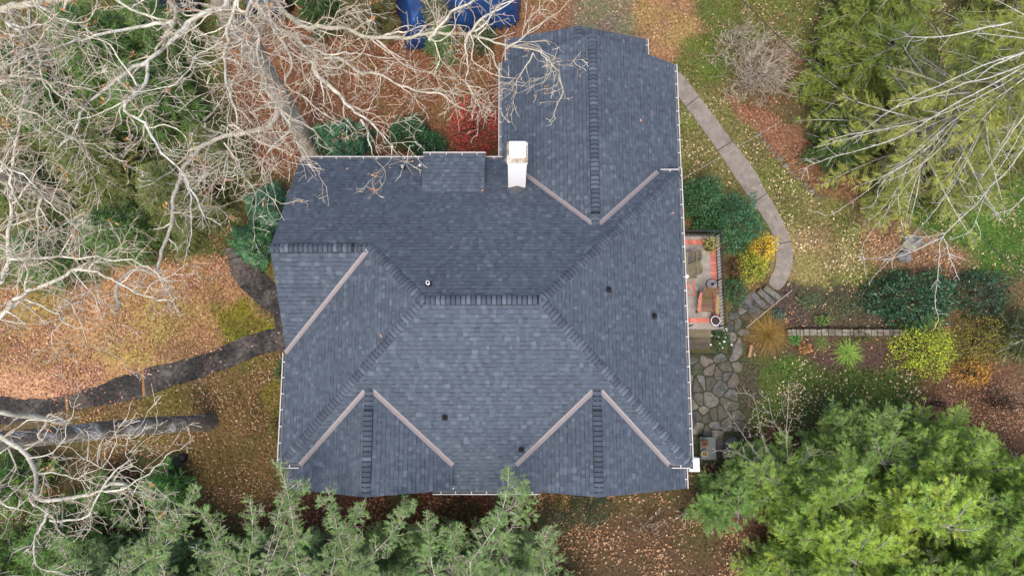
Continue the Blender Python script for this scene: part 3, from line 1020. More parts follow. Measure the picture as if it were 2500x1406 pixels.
def cells(poly, spacing, seed, gap=0.03, jit=0.48):
    """Irregular paving stones: cells of scattered points, clipped to the outline and shrunk by the joint."""
    r = np.random.default_rng(seed)
    x0, y0 = poly.min(0) - spacing
    x1, y1 = poly.max(0) + spacing
    pts = []
    row = 0
    for yy in np.arange(y0, y1, spacing * 0.9):
        for xx in np.arange(x0, x1, spacing):
            s = spacing
            pts.append((xx + (row % 2) * s / 2 + r.uniform(-jit, jit) * s, yy + r.uniform(-jit, jit) * s))
        row += 1
    keep = r.random(len(pts)) > 0.24
    pts = np.array(pts)[keep]
    out = []
    for i, p in enumerate(pts):
        c = [(p[0] - spacing * 2, p[1] - spacing * 2), (p[0] + spacing * 2, p[1] - spacing * 2), (p[0] + spacing * 2, p[1] + spacing * 2), (p[0] - spacing * 2, p[1] + spacing * 2)]
        for j, q in enumerate(pts):
            if i == j or abs(q[0] - p[0]) > 3.2 * spacing or abs(q[1] - p[1]) > 3.2 * spacing:
                continue
            dv = q - p
            ln = np.linalg.norm(dv)
            mid = (p + q) / 2 - dv / ln * gap / 2
            t = np.array([-dv[1], dv[0]]) / ln
            c = clip(c, tuple(mid), tuple(mid + t))
            if len(c) < 3:
                break
        if len(c) < 3:
            continue
        ce = np.mean(c, 0)
        if not inside(ce[0], ce[1], poly):
            continue
        c = np.array(c)
        # chip the corners
        n = len(c)
        ch = []
        for k in range(n):
            a, b, d_ = c[k - 1], c[k], c[(k + 1) % n]
            ch.append(b + (a - b) * r.uniform(0.10, 0.2))
            ch.append(b + (d_ - b) * r.uniform(0.10, 0.2))
        out.append([tuple(q) for q in ch])
    return out


def flagstones(name, px, spacing, seed, z, gap=0.05):
    poly = ring(px, z)
    mb = MB()
    mb.prism(ccw([tuple(p) for p in poly]), -0.03 if z < 0.2 else z - 0.3, z - 0.012, (0.035, 0.038, 0.02))
    r = random.Random(seed)
    for c in cells(poly, spacing, seed, gap):
        f = r.uniform(0.6, 1.35)
        col = r.choice(((0.105, 0.095, 0.080), (0.095, 0.089, 0.070), (0.115, 0.098, 0.080), (0.088, 0.086, 0.082)))
        mb.prism(ccw(c), z - 0.05, z + r.uniform(0.0, 0.014), tuple(x * f for x in col))
    return tag(mb.build(name, M_stone), kind="structure")


flagstones("flagstone_path", [(1660, 862), (1802, 866), (1812, 880), (1806, 925), (1802, 960), (1815, 1000), (1818, 1060), (1660, 1062)], 0.40, 5, 0.03)
flagstones("flagstone_path", [(1776, 800), (1790, 740), (1830, 715), (1862, 750), (1830, 790), (1812, 830), (1808, 862), (1778, 862)], 0.34, 8, 0.036)
flagstones("flagstone_path", [(1752, 1063), (1808, 1063), (1812, 1150), (1770, 1158)], 0.42, 3, 0.036)

# ------------------------------------------------------------------ stone steps, rail, walls in the side garden
st = empty("stone_steps", Z(1850, 735), "grey stone steps descending from the concrete walk to the flagstones", "steps")
for i, (a, b) in enumerate((((1872, 695), (1908, 722)), ((1858, 703), (1893, 735)), ((1842, 712), (1877, 748)), ((1824, 722), (1862, 760)))):
    z = 0.19 - 0.05 * i
    A, B = Z(*a, z), Z(*b, z)
    dd = norm(B - A)
    s = np.array([dd[1], -dd[0], 0])
    w_ = 0.23
    mb = MB()
    mb.prism(ccw([tuple((A + s * 0.02)[:2]), tuple((B + s * 0.02)[:2]), tuple((B + s * w_)[:2]), tuple((A + s * w_)[:2])]), -0.02, z, (0.125 - 0.01 * i, 0.12 - 0.01 * i, 0.10))
    mb.build("tread", M_stone, st, True, bevel=0.012)
st = empty("stone_steps", Z(575, 632), "short dark stone steps beside the rhododendron at the end of the asphalt walk", "steps")
for i, (a, b) in enumerate((((560, 650), (592, 636)), ((556, 634), (590, 621)), ((553, 620), (586, 607)))):
    z = 0.07 + 0.09 * i
    A, B = Z(*a, z), Z(*b, z)
    dd = norm(B - A)
    s = np.array([-dd[1], dd[0], 0])
    mb = MB()
    mb.prism(ccw([tuple(A[:2]), tuple(B[:2]), tuple((B + s * 0.21)[:2]), tuple((A + s * 0.21)[:2])]), -0.02, z, (0.10, 0.085, 0.075))
    mb.build("tread", M_stone, st, True, bevel=0.012)

M_rail = mat("grey_metal", (0.33, 0.32, 0.29), 0.6)
hr = empty("handrail", Z(1878, 755), "thin pale metal handrail running diagonally beside the stone steps", "handrail")
mb = MB()
mb.tube([Z(1934, 708, 0.8), Z(1880, 752, 0.72), Z(1822, 800, 0.65)], 0.013, 8)
mb.build("rail", M_rail, hr, True, smooth=True)
for u, v, z in ((1932, 709, 0.8), (1880, 752, 0.72), (1823, 799, 0.65)):
    mb = MB()
    q = Z(u, v, z)
    mb.tube([q, (q[0], q[1], 0)], 0.016, 8)
    mb.build("post", M_iron, hr, True)

rw = empty("retaining_wall", Z(2050, 812), "low dry stone wall between the two garden beds", "wall")
rr = random.Random(3)
A, B = Z(1922, 803, 0.3), Z(2215, 806, 0.3)
mb = MB()
mb.prism(ccw([(A[0], A[1] - 0.24), (B[0], B[1] - 0.24), (B[0], B[1] - 0.01), (A[0], A[1] - 0.01)]), -0.02, 0.24, (0.07, 0.06, 0.05))
mb.build("wall_core", M_stone, rw, True)
mb = MB()
x = A[0]
while x < B[0]:
    w_ = rr.uniform(0.12, 0.34)
    f = rr.uniform(0.75, 1.2)
    for y0, y1 in ((-0.27, -0.14), (-0.135, 0.0)) if rr.random() < 0.45 else ((-0.27, 0.0),):
        mb.box((x + w_ / 2, A[1] + (y0 + y1) / 2 + rr.uniform(-.012, .012), 0.25 + rr.uniform(-.015, .015)), (w_ - 0.025, y1 - y0 - 0.02, 0.09), rr.uniform(-.06, .06), (0.165 * f, 0.145 * f, 0.11 * f))
    x += w_
mb.build("cap_stones", M_stone, rw, True, bevel=0.015)

for i, (u, v, r_) in enumerate(((1850, 332, .13), (1862, 345, .10), (1875, 358, .12), (1889, 373, .10), (1904, 388, .15), (1918, 405, .16), (1932, 421, .13), (1948, 436, .11), (1966, 451, .14), (1980, 466, .15), (1994, 480, .13))):
    p = Z(u, v)
    bm_ = MB()
    rows = []
    for t in np.linspace(-0.35 * pi, 0.5 * pi, 6):
        rows.append([(p[0] + cos(a) * cos(t) * r_ * (1 + 0.22 * math.sin(3 * a + i)), p[1] + sin(a) * cos(t) * r_ * (0.75 + 0.2 * math.cos(2 * a + i * 2)), math.sin(t) * r_ * 0.75) for a in np.linspace(0, 2 * pi, 12, endpoint=False)])
    bm_.grid(rows, (0.15, 0.14, 0.105), True)
    o = bm_.build("edging_stone", M_stone, smooth=True)
    tag(o, "rounded stone in the row edging the curved leafy bed by the side lawn", "stone", "edging stones along the leafy bed")

# ------------------------------------------------------------------ terrace
TZ = 0.75
tx0 = 5.12
tx1 = Z(1762, 700, TZ)[0]
ty1, ty0 = Z(1700, 572, TZ)[1], Z(1700, 803, TZ)[1]
yb = Z(1700, 790, TZ)[1]
ter = empty("terrace", (tx0 + 1, (ty0 + ty1) / 2, 0), "raised concrete terrace with red brick borders against the east wall of the house", "terrace")
mb = MB()
mb.prism([(tx0, ty0), (tx1, ty0), (tx1, ty1), (tx0, ty1)], -0.02, TZ, (0.27, 0.24, 0.205))
mb.build("slab", M_concrete, ter, True)
rr = random.Random(5)


def bricks(x0, x1, y0, y1, along, z=TZ + 0.004):
    mb = MB()
    mb.prism([(x0, y0), (x1, y0), (x1, y1), (x0, y1)], z - 0.05, z, (0.33, 0.22, 0.18))
    L = (x1 - x0) if along == 0 else (y1 - y0)
    n = max(1, int(round(L / 0.105)))
    for i in range(n):
        f = rr.uniform(0.75, 1.15)
        c = (0.50 * f, 0.155 * f, 0.115 * f)
        a = L * i / n + 0.006
        b = L * (i + 1) / n - 0.006
        q = [(x0 + a, y0 + 0.006), (x0 + b, y0 + 0.006), (x0 + b, y1 - 0.006), (x0 + a, y1 - 0.006)] if along == 0 else [(x0 + 0.006, y0 + a), (x1 - 0.006, y0 + a), (x1 - 0.006, y0 + b), (x0 + 0.006, y0 + b)]
        mb.prism(q, z - 0.04, z + 0.006 + rr.uniform(0, 0.003), c)
    return mb.build("brick_border", M_brick, ter, True)


bu0, bv0 = Z(1732, 585, TZ), Z(1746, 599, TZ)
bx0, bx1 = bu0[0], bv0[0]
bricks(tx0 + 0.3, bx0 - 0.01, Z(1700, 598, TZ)[1], Z(1700, 585, TZ)[1], 0)
bricks(bx0, bx1, Z(1700, 788, TZ)[1] + 0.24, Z(1700, 585, TZ)[1], 1)
bricks(tx0 + 0.3, bx0 - 0.01, Z(1700, 788, TZ)[1], Z(1700, 776, TZ)[1], 0)
sx = Z(1674, 700, TZ)[0]
for (u0, u1, v0, v1) in ((1674, 1683, 689, 708), (1692, 1696, 684, 722), (1674, 1692, 719, 722)):
    a_, b_ = Z(u0, v1, TZ), Z(u1, v0, TZ)
    bricks(a_[0], b_[0], a_[1], b_[1], 0 if u1 - u0 > v1 - v0 else 1)
for i, (v0, v1, z) in enumerate(((805, 823, 0.56), (823.5, 838, 0.37), (838.5, 852, 0.18))):
    a_, b_ = Z(1676, v1, z), Z(1736 - i * 1.5, v0, z)
    mb = MB()
    mb.prism([(tx0 + 0.1, a_[1]), (b_[0], a_[1]), (b_[0], b_[1] + 0.02), (tx0 + 0.1, b_[1] + 0.02)], -0.02, z, ((0.135, 0.11, 0.07), (0.085, 0.068, 0.05), (0.07, 0.055, 0.042))[i])
    mb.build("step", M_wood, ter, True, bevel=0.01)

fe = empty("railing", (tx1, (ty0 + ty1) / 2, TZ), "black iron railing with thin pickets around the two open sides of the terrace", "railing")
rt = TZ + 0.85
px_ = Z(1768, 700, rt)[0]
py_ = Z(1700, 564, rt)[1]
pyb = Z(1700, 792, rt)[1]
for a_, b_, z in (((tx0 + 0.02, py_), (px_, py_), rt), ((px_, py_), (px_, pyb), rt), ((tx0 + 0.02, py_), (px_, py_), TZ + 0.1), ((px_, py_), (px_, pyb), TZ + 0.1)):
    mb = MB()
    mb.bar((*a_, z), (*b_, z), 0.05 if z > 1.2 else 0.025, 0.03)
    mb.build("rail", M_iron, fe, True)
mb = MB()
mb.box((0, 0, 0), (0.016, 0.016, 0.8))
pk = mb.build("picket", M_iron, fe, False)
pts_ = [(px_, y) for y in np.arange(pyb, py_, 0.125)] + [(x, py_) for x in np.arange(tx0 + 0.2, px_, 0.125)]
for i, (x, y) in enumerate(pts_):
    o = pk if i == 0 else pk.copy()
    if i:
        COL.objects.link(o)
        o.parent = fe
    o.location = (x - tx1, y - (ty0 + ty1) / 2, 0.43)
for x, y in ((px_, py_), (px_, pyb), (px_, (py_ + pyb) / 2)):
    mb = MB()
    mb.box((x, y, TZ / 2 + 0.45), (0.04, 0.04, TZ + 0.9))
    mb.build("post", M_iron, fe, True)

hr = empty("handrail", Z(1684, 795, TZ), "short black iron handrail at the top of the terrace steps", "handrail")
q0, q1 = Z(1670, 796, TZ + 0.8), Z(1692, 793, TZ + 0.8)
mb = MB()
mb.tube([q0, q1], 0.02, 8)
mb.build("rail", M_iron, hr, True)
mb = MB()
mb.tube([q1, (q1[0], q1[1], TZ)], 0.015, 8)
mb.build("post", M_iron, hr, True)
mb = MB()
mb.tube([q0 - (0, 0.0, 0), Z(1676, 799, TZ + 0.5), q1 - (0.05, 0, 0.3)], 0.013, 8)
mb.build("brace", M_iron, hr, True)


# ------------------------------------------------------------------ terrace furniture
def lounge_chair(loc, rz, c, label, group=None, cross=False, arms=True):
    """Low wooden chair facing -y: slatted seat and reclined slatted back."""
    t = empty("armchair", loc, label, "chair", group, rz)
    rr = random.Random(int(abs(loc[1]) * 100))
    tone = lambda: tuple(x * rr.uniform(0.75, 1.2) for x in c)
    for i in range(6):
        mb = MB()
        y = -0.28 + i * 0.088
        mb.box((0, y, 0.40 - i * 0.02), (0.50, 0.062, 0.02), 0, tone())
        mb.build("seat_slat", M_wood, t)
    if not cross:
        for i in range(6):
            mb = MB()
            x = -0.225 + i * 0.09
            mb.bar((x, 0.20, 0.27), (x * 1.08, 0.52, 1.0 - 0.02 * abs(i - 2.5)), 0.066, 0.018, tone(), up=(0, 1, 0.3))
            mb.build("back_slat", M_wood, t)
    else:
        for i in range(8):
            mb = MB()
            f = i / 7
            y, z = 0.18 + 0.36 * f - 0.1 * f * f, 0.3 + 0.62 * f
            rows = []
            for x in np.linspace(-0.25, 0.25, 7):
                b = 0.06 * (1 - (x / 0.25) ** 2)
                rows.append([(x, y + b, z), (x, y + b + 0.035, z + 0.055), (x, y + b + 0.05, z + 0.045), (x, y + b + 0.015, z - 0.01)])
            mb.grid(rows, tone(), True)
            mb.build("back_slat", M_wood, t)
    mb = MB()
    mb.bar((-0.26, 0.40, 0.72), (0.26, 0.40, 0.72), 0.03, 0.05, tone())
    mb.build("back_rail", M_wood, t)
    if arms:
        for s in (-1, 1):
            mb = MB()
            mb.prism(ccw([(s * 0.27, -0.38), (s * 0.41, -0.38), (s * 0.40, 0.1), (s * 0.34, 0.36), (s * 0.27, 0.36)]), 0.58, 0.602, tuple(x * 1.9 for x in tone()))
            mb.build("armrest", M_wood, t, bevel=0.004)
    for s in (-1, 1):
        mb = MB()
        mb.box((s * 0.30, -0.30, 0.29), (0.03, 0.10, 0.58), 0, tone())
        mb.build("leg", M_wood, t)
        mb = MB()
        mb.bar((s * 0.265, -0.32, 0.36), (s * 0.265, 0.52, 0.05), 0.025, 0.12, tone())
        mb.build("side_frame", M_wood, t)
    return t


lounge_chair(Z(1725, 742, TZ + 0.3) * (1, 1, 0) + (0, 0, TZ + 0.012), radians(-6), (0.17, 0.098, 0.055), "brown slatted wooden armchair on the terrace facing the steps")
lounge_chair(Z(1669, 629, TZ + 0.4) * (1, 1, 0) + (0, 0, TZ + 0.012), radians(-95), (0.20, 0.17, 0.12), "grey weathered slatted chair nearer the potted shrub, half under the eave", "weathered chairs by the house wall", True, False)
lounge_chair(Z(1671, 663, TZ + 0.4) * (1, 1, 0) + (0, 0, TZ + 0.012), radians(-80), (0.22, 0.185, 0.13), "grey weathered slatted chair nearer the umbrella base, half under the eave", "weathered chairs by the house wall", True, False)

ub = empty("umbrella_base", Z(1739, 694, TZ + 0.1) * (1, 1, 0) + (0, 0, TZ + 0.012), "round pale umbrella base with a dark rim behind the wooden armchair", "umbrella base")
mb = MB()
mb.lathe((0, 0, 0), [(0.001, 0), (0.205, 0), (0.205, 0.05), (0.19, 0.062), (0.05, 0.085), (0.001, 0.085)], 36, (0.26, 0.22, 0.23))
mb.build("disc", M_plastic, ub, smooth=False)
mb = MB()
mb.lathe((0, 0, 0), [(0.195, 0.055), (0.218, 0.06), (0.218, 0.0), (0.206, -0.002)], 36)
mb.build("rim", M_iron, ub)
mb = MB()
mb.lathe((0, 0, 0.08), [(0.055, 0), (0.055, 0.02), (0.03, 0.025), (0.03, 0.14), (0.022, 0.14), (0.022, 0.03), (0.001, 0.03)], 20)
mb.build("socket", M_iron, ub)
mb = MB()
mb.tube([(0.03, 0, 0.15), (0.13, 0.04, 0.17)], 0.014, 8)
mb.build("knob", M_iron, ub)


def flower_pot(loc, r, h, c, rimc, label, plant=None, cat="flower pot", name="flower_pot"):
    t = empty(name, loc, label, cat)
    mb = MB()
    mb.lathe((0, 0, 0), [(0.001, 0.005), (r * 0.72, 0), (r * 0.95, h * 0.9), (r, h * 0.9), (r, h), (r * 0.86, h), (r * 0.84, h * 0.86), (0.001, h * 0.86)], 28, c)
    mb.build("pot", M_plastic, t, smooth=False)
    mb = MB()
    mb.lathe((0, 0, h), [(r * 0.88, 0.0), (r * 0.88, 0.018), (r * 1.03, 0.018), (r * 1.03, -0.012)], 28, rimc)
    mb.build("rim", M_plastic, t)
    mb = MB()
    mb.lathe((0, 0, h * 0.9), [(r * 0.85, 0), (r * 0.5, 0.02), (0.001, 0.026)], 20)
    mb.build("soil", M_soilbed, t)
    if plant:
        n, hh, rad, cols, L = plant
        g = np.random.default_rng(int(abs(loc[0] * 77 + loc[1] * 13)))
        b = Blades()
        az = g.uniform(0, 2 * pi, n)
        el = np.arccos(g.uniform(0.1, 1, n))
        rr_ = rad * g.uniform(0.3, 1, n)
        P = np.stack([np.cos(az) * np.sin(el) * rr_, np.sin(az) * np.sin(el) * rr_, h + np.cos(el) * hh * g.uniform(.3, 1, n)], -1)
        d = np.stack([np.cos(az), np.sin(az), g.uniform(-.3, .7, n)], -1) + g.normal(0, .4, (n, 3))
        cc = np.array(cols)[g.integers(0, len(cols), n)] * g.uniform(.7, 1.2, (n, 1))
        b.add(P, d, g.uniform(.6, 1.2, n) * L, g.uniform(.25, .45, n) * L, norm(g.normal(0, .5, (n, 3)) + (0, 0, 1)), cc)
        V = np.concatenate(b.V)
        link_mesh("plant", mesh_np("plant", V, np.arange(len(V), dtype=np.int32).reshape(-1, 4), np.concatenate(b.C)), M_leaf, t)
    return t


flower_pot(Z(1747, 783, TZ + 0.35) * (1, 1, 0) + (0, 0, TZ + 0.012), 0.175, 0.34, (0.02, 0.02, 0.022), (0.55, 0.55, 0.6), "black soil-filled pot with a pale rim at the end of the railing")
flower_pot(Z(1731, 601, TZ + 0.2) * (1, 1, 0) + (0, 0, TZ + 0.012), 0.21, 0.26, (0.035, 0.022, 0.018), (0.04, 0.026, 0.02), "dark pot holding a yellow-green leafy plant in the terrace corner", (170, 0.45, 0.36, ((0.30, 0.30, 0.06), (0.20, 0.24, 0.05), (0.42, 0.38, 0.12)), 0.11))
tb = empty("garden_table", Z(1729, 1094, 0.6) * (1, 1, 0), "dark grey-green rectangular table with two plant pots on it beside the house corner", "table")
a_, b_ = Z(1711, 1122, 0.6), Z(1747, 1067, 0.6)
mb = MB()
mb.box((0, 0, 0.585), (b_[0] - a_[0], b_[1] - a_[1], 0.03), 0, (0.055, 0.065, 0.063))
mb.build("tabletop", M_plastic, tb, bevel=0.006)
for s in (-1, 1):
    for q in (-1, 1):
        mb = MB()
        mb.box((s * ((b_[0] - a_[0]) / 2 - 0.06), q * ((b_[1] - a_[1]) / 2 - 0.06), 0.284), (0.045, 0.045, 0.567), 0, (0.04, 0.045, 0.045))
        mb.build("leg", M_plastic, tb)
flower_pot(Z(1719, 1081, 0.72) * (1, 1, 0) + (0, 0, 0.603), 0.11, 0.13, (0.10, 0.05, 0.03), (0.10, 0.05, 0.03), "terracotta pot of reddish-brown foliage at the terrace end of the garden table", (120, 0.12, 0.16, ((0.20, 0.075, 0.03), (0.28, 0.14, 0.05), (0.10, 0.05, 0.03)), 0.07))
flower_pot(Z(1720, 1107, 0.72) * (1, 1, 0) + (0, 0, 0.603), 0.115, 0.13, (0.10, 0.09, 0.08), (0.30, 0.26, 0.22), "pale-rimmed pot of yellow flowers on the garden table", (90, 0.08, 0.11, ((0.50, 0.36, 0.06), (0.14, 0.13, 0.04), (0.42, 0.30, 0.10)), 0.05))
hp = empty("heat_pump", Z(1696, 1134, 0.85) * (1, 1, 0), "white outdoor heat pump unit under the south-east corner of the roof", "heat pump")
a_, b_ = Z(1680, 1151, 0.85), Z(1703, 1116, 0.85)
w_, l_ = b_[0] - a_[0] + 0.02, b_[1] - a_[1]
mb = MB()
mb.box((0, 0, 0.45), (w_, l_, 0.76), 0, (0.62, 0.66, 0.67))
mb.box((0, 0, 0.843), (w_ - 0.03, l_ - 0.03, 0.03), 0, (0.68, 0.72, 0.74))
mb.build("casing", M_plastic, hp, bevel=0.02)
mb = MB()
mb.box((w_ / 2 + 0.006, 0.03, 0.46), (0.012, l_ * 0.75, 0.6), 0, (0.03, 0.03, 0.032))
mb.build("fan_grille", M_plastic, hp)
for q in (-1, 1):
    mb = MB()
    mb.box((0, q * l_ * 0.35, 0.035), (w_ + 0.05, 0.06, 0.07), 0, (0.03, 0.03, 0.03))
    mb.build("foot", M_plastic, hp)
for (u, v, lab) in ((1681, 966, "black wire grate poking out from the eave over the flagstones, nearer the terrace steps"), (1686, 1031, "black wire grate poking out from the eave over the flagstones, nearer the garden table")):
    c0 = Z(u, v, 0.45)
    mb = MB()
    M_ = np.array([[cos(.35), -sin(.35), 0], [sin(.35), cos(.35), 0], [0, 0, 1]])
    for k in np.linspace(-0.21, 0.21, 8):
        for p0, p1 in (((-0.21, k, k * 0.5), (0.21, k, k * 0.5)), ((k, -0.21, -0.105), (k, 0.21, 0.105))):
            mb.bar(c0 + M_ @ np.array(p0), c0 + M_ @ np.array(p1), 0.012, 0.012)
    tag(mb.build("wire_grate", M_iron), lab, "grate")
mb = MB()
q = Z(450, 1117)
rows = []
for t in np.linspace(-0.2 * pi, 0.5 * pi, 7):
    rows.append([(q[0] + cos(a) * cos(t) * 0.15 * (1 + .12 * sin(3 * a)), q[1] + sin(a) * cos(t) * 0.19 * (1 + .1 * cos(2 * a)), 0.10 + 0.17 * math.sin(t) + 0.015 * sin(5 * a)) for a in np.linspace(0, 2 * pi, 18, endpoint=False)])
mb.grid(rows, (0.012, 0.012, 0.016), True)
tag(mb.build("plastic_bag", M_plastic, smooth=True), "small black rounded bag lying on the leafy lawn below the tall trunk", "bag")


# ------------------------------------------------------------------ cars and the tarpaulin at the top of the drive
def parked_car(loc, rz, c, label, L=4.4, W=1.78):
    """Rear of the car towards -y."""
    t = empty("parked_car", loc, label, "car", "cars parked beyond the oak", rz)
    h = L / 2
    mb = MB()
    st_ = [(-h, 0.45, 0.75, .80), (-h + .06, 0.3, 0.95, .86), (-h + .5, 0.25, 1.0, .97), (-0.6, 0.22, 0.98, 1), (0.7, 0.22, 0.95, 1), (h - .9, 0.25, 0.92, .98), (h - .2, 0.3, 0.75, .86), (h, 0.42, 0.62, .74)]
    rows = []
    for y, z0, z1, k in st_:
        w = W / 2 * k
        rows.append([(-w * .92, y, z0), (-w, y, z0 + (z1 - z0) * .35), (-w, y, z0 + (z1 - z0) * .75), (-w * .9, y, z1), (-w * .4, y, z1 + .03), (w * .4, y, z1 + .03), (w * .9, y, z1), (w, y, z0 + (z1 - z0) * .75), (w, y, z0 + (z1 - z0) * .35), (w * .92, y, z0)])
    mb.grid(rows, c)
    mb.poly(rows[0], c)
    mb.poly(rows[-1][::-1], c)
    mb.build("body", M_car, t, smooth=True)
    mb = MB()
    roof = [(-h + .75, .62), (-.9, .66), (.3, .64)]
    rows = [[(-w, y, 1.42), (-w * .5, y, 1.47), (w * .5, y, 1.47), (w, y, 1.42)] for y, w in roof]
    mb.grid(rows, c)
    mb.build("roof", M_car, t, smooth=True)
    for nm, q in (("rear_window", [(-.74, -h + .2, 1.0), (.74, -h + .2, 1.0), (.62, -h + .74, 1.42), (-.62, -h + .74, 1.42)]), ("windscreen", [(.76, 1.15, .97), (-.76, 1.15, .97), (-.64, .31, 1.42), (.64, .31, 1.42)]),
                  ("side_window", [(-.87, -h + .5, .99), (-.63, -h + .76, 1.41), (-.65, .3, 1.41), (-.85, 1.1, .97)]), ("side_window", [(.87, -h + .5, .99), (.85, 1.1, .97), (.65, .3, 1.41), (.63, -h + .76, 1.41)])):
        mb = MB()
        mb.poly(q)
        mb.build(nm, M_glass, t)
    for s in (-1, 1):
        mb = MB()
        mb.box((s * .68, -h + .02, .76), (.26, .06, .16), 0, (.35, .02, .02))
        mb.build("tail_light", M_plastic, t, bevel=.01)
        for y in (-h + .85, h - .85):
            mb = MB()
            a = np.linspace(0, 2 * pi, 20, endpoint=False)
            rows = [[(s * (W / 2 - .1 + dx), y + r_ * cos(q), .32 + r_ * sin(q)) for q in a] for dx, r_ in ((-.1, .2), (-.1, .32), (.1, .32), (.1, .2), (.09, .02))]
            mb.grid(rows, (.015, .015, .015), True)
            mb.build("wheel", M_plastic, t)
    mb = MB()
    mb.box((0, -h - .005, .68), (.5, .02, .13), 0, (.6, .6, .62))
    mb.build("number_plate", M_plastic, t)
    return t


parked_car((Z(442, 0)[0], Z(442, 54)[1] + 2.2, 0), radians(4), (0.02, 0.045, 0.07), "dark blue parked car showing behind the oak limbs, left of the trunk")
parked_car((Z(676, 0)[0], Z(676, 58)[1] + 2.2, 0), radians(-5), (0.012, 0.012, 0.016), "black parked car showing behind the oak limbs, right of the trunk")

tp = ring([(972, -70), (966, 10), (980, 70), (996, 132), (1046, 132), (1064, 98), (1130, 84), (1200, 80), (1268, 66), (1276, -70)])
x0, y0 = tp.min(0)
x1, y1 = tp.max(0)
nx_, ny_ = 90, 60
tx_, ty_ = np.meshgrid(np.linspace(x0 - .1, x1 + .1, nx_), np.linspace(y0 - .1, y1 + .1, ny_))
sd = sdist(tx_, ty_, tp)
hgt = 1.75 * np.clip(sd / 0.55, 0, 1) ** 0.6
seam = Z(1130, 0)[0]
hgt *= 1 - 0.22 * np.exp(-((tx_ - seam) / 0.28) ** 2)
hgt += np.where(sd > .05, 0.10 * (fnoise(tx_, ty_, 0.7, 2) - .5) + 0.05 * np.sin(tx_ * 9 + 4 * fnoise(tx_, ty_, .8, 4)) * np.clip(1 - sd, 0, 1), 0)
hgt = np.maximum(hgt, 0.01)
Vt = np.stack([tx_, ty_, hgt], -1).reshape(-1, 3)
ii = (np.arange(ny_ - 1)[:, None] * nx_ + np.arange(nx_ - 1)[None]).ravel()
Ft = np.stack([ii, ii + 1, ii + nx_ + 1, ii + nx_], -1)
keepf = (sd.reshape(-1)[Ft] > -0.02).all(1)
met = mesh_np("tarpaulin", Vt, Ft[keepf])
met.polygons.foreach_set("use_smooth", [True] * len(met.polygons))
tag(link_mesh("tarpaulin", met, M_tarp), "blue tarpaulin draped over a bulky load at the edge of the drive", "tarpaulin")


# ------------------------------------------------------------------ cables
def cable(pts, r, m, label, sag=0.25):
    a, b = np.array(pts[0]), np.array(pts[1])
    t = np.linspace(0, 1, 24)
    P = a + (b - a) * t[:, None]
    P[:, 2] -= sag * 4 * t * (1 - t)
    mb = MB()
    mb.tube(P, r, 6)
    tag(mb.build("overhead_cable", m, smooth=True), label, "cable")


cable((Z(1775, -40, 6.2), Z(2100, 255, 6.0)), 0.016, M_iron, "black overhead cable crossing above the bare shrub at the upper right")
cable((Z(2330, 500, 6.0), Z(2540, 700, 6.0)), 0.016, M_iron, "black overhead cable crossing the green lawn at the right edge")
cable((Z(1655, 443, 4.6), Z(1905, 298, 5.4)), 0.006, M_rail, "thin pale service cable strung from the roof corner across the concrete walk", 0.1)

# a few leaves that have come down on the roof
lf = Blades()
gq = np.random.default_rng(5)
spots = [(932, 815), (1262, 228), (870, 420), (905, 424), (955, 408), (845, 415), (1180, 470), (760, 400), (1310, 240), (1420, 185), (1005, 395), (1100, 600), (1560, 300), (1640, 520)]
for u, v in spots:
    fn = fN if 380 < v < 720 and u < 1250 else (fE if u > 1500 else (fS if v > 720 else (lambda x, y: ZN - abs(x - XN) / PT)))
    p = plane_pt(u, v, fn if (u, v) != (932, 815) else (lambda x, y: ZR - (XL - x) / PT)) + (0, 0, .03)
    for _ in range(2 if u == 932 else 1):
        a = gq.uniform(0, 6.28)
        lf.add((p + gq.normal(0, .03, 3) * (1, 1, 0))[None], np.array([[cos(a), math.sin(a), gq.uniform(-.1, .4)]]), [.10], [.06], norm(gq.normal(0, .3, (1, 3)) + (0, 0, 1)), np.array([[.42, .22, .13]]), .5, .1)
tag(lf.build("leaves_on_roof", M_litter), kind="stuff")


def boulder(px, r, label, seed, c=(.24, .23, .22), squash=.6):
    q = Z(*px)
    gq = np.random.default_rng(seed)
    mb = MB()
    ph = gq.uniform(0, 6, 4)
    rows = []
    for t in np.linspace(-0.3 * pi, 0.5 * pi, 9):
        rows.append([(q[0] + cos(a) * cos(t) * r * (1 + .18 * sin(2 * a + ph[0]) + .1 * sin(5 * a + ph[1] + t)), q[1] + sin(a) * cos(t) * r * .8 * (1 + .16 * cos(3 * a + ph[2])), .05 + r * squash * sin(t) * (1 + .15 * sin(3 * a + ph[3]))) for a in np.linspace(0, 2 * pi, 22, endpoint=False)])
    mb.grid(rows, c, True)
    tag(mb.build("boulder", M_stone, smooth=True), label, "boulder")


boulder((240, 1330), .3, "grey boulder among the green thicket in the lower-left corner", 3)
boulder((2225, 592), .42, "large grey boulder on the leaf litter left of the forked dead branch", 4, (.17, .165, .16))
boulder((2205, 628), .3, "smaller grey boulder just below the large boulder on the leaf litter", 6, (.17, .165, .16))
mb = MB()
mb.bar(Z(1828, 872, .08), Z(1834, 842, .08), .12, .14, (.30, .17, .09))
tag(mb.build("timber_block", M_wood, bevel=.01), "short brown timber block at the foot of the golden grass", "timber")
# ------------------------------------------------------------------ bare oaks
PALE_BARK = ((0.46, 0.43, 0.35), (0.52, 0.50, 0.43), (0.37, 0.34, 0.26), (0.42, 0.37, 0.30), (0.48, 0.46, 0.37))
TWIG = ((0.56, 0.50, 0.39), (0.47, 0.39, 0.30), (0.64, 0.59, 0.48), (0.42, 0.33, 0.25))


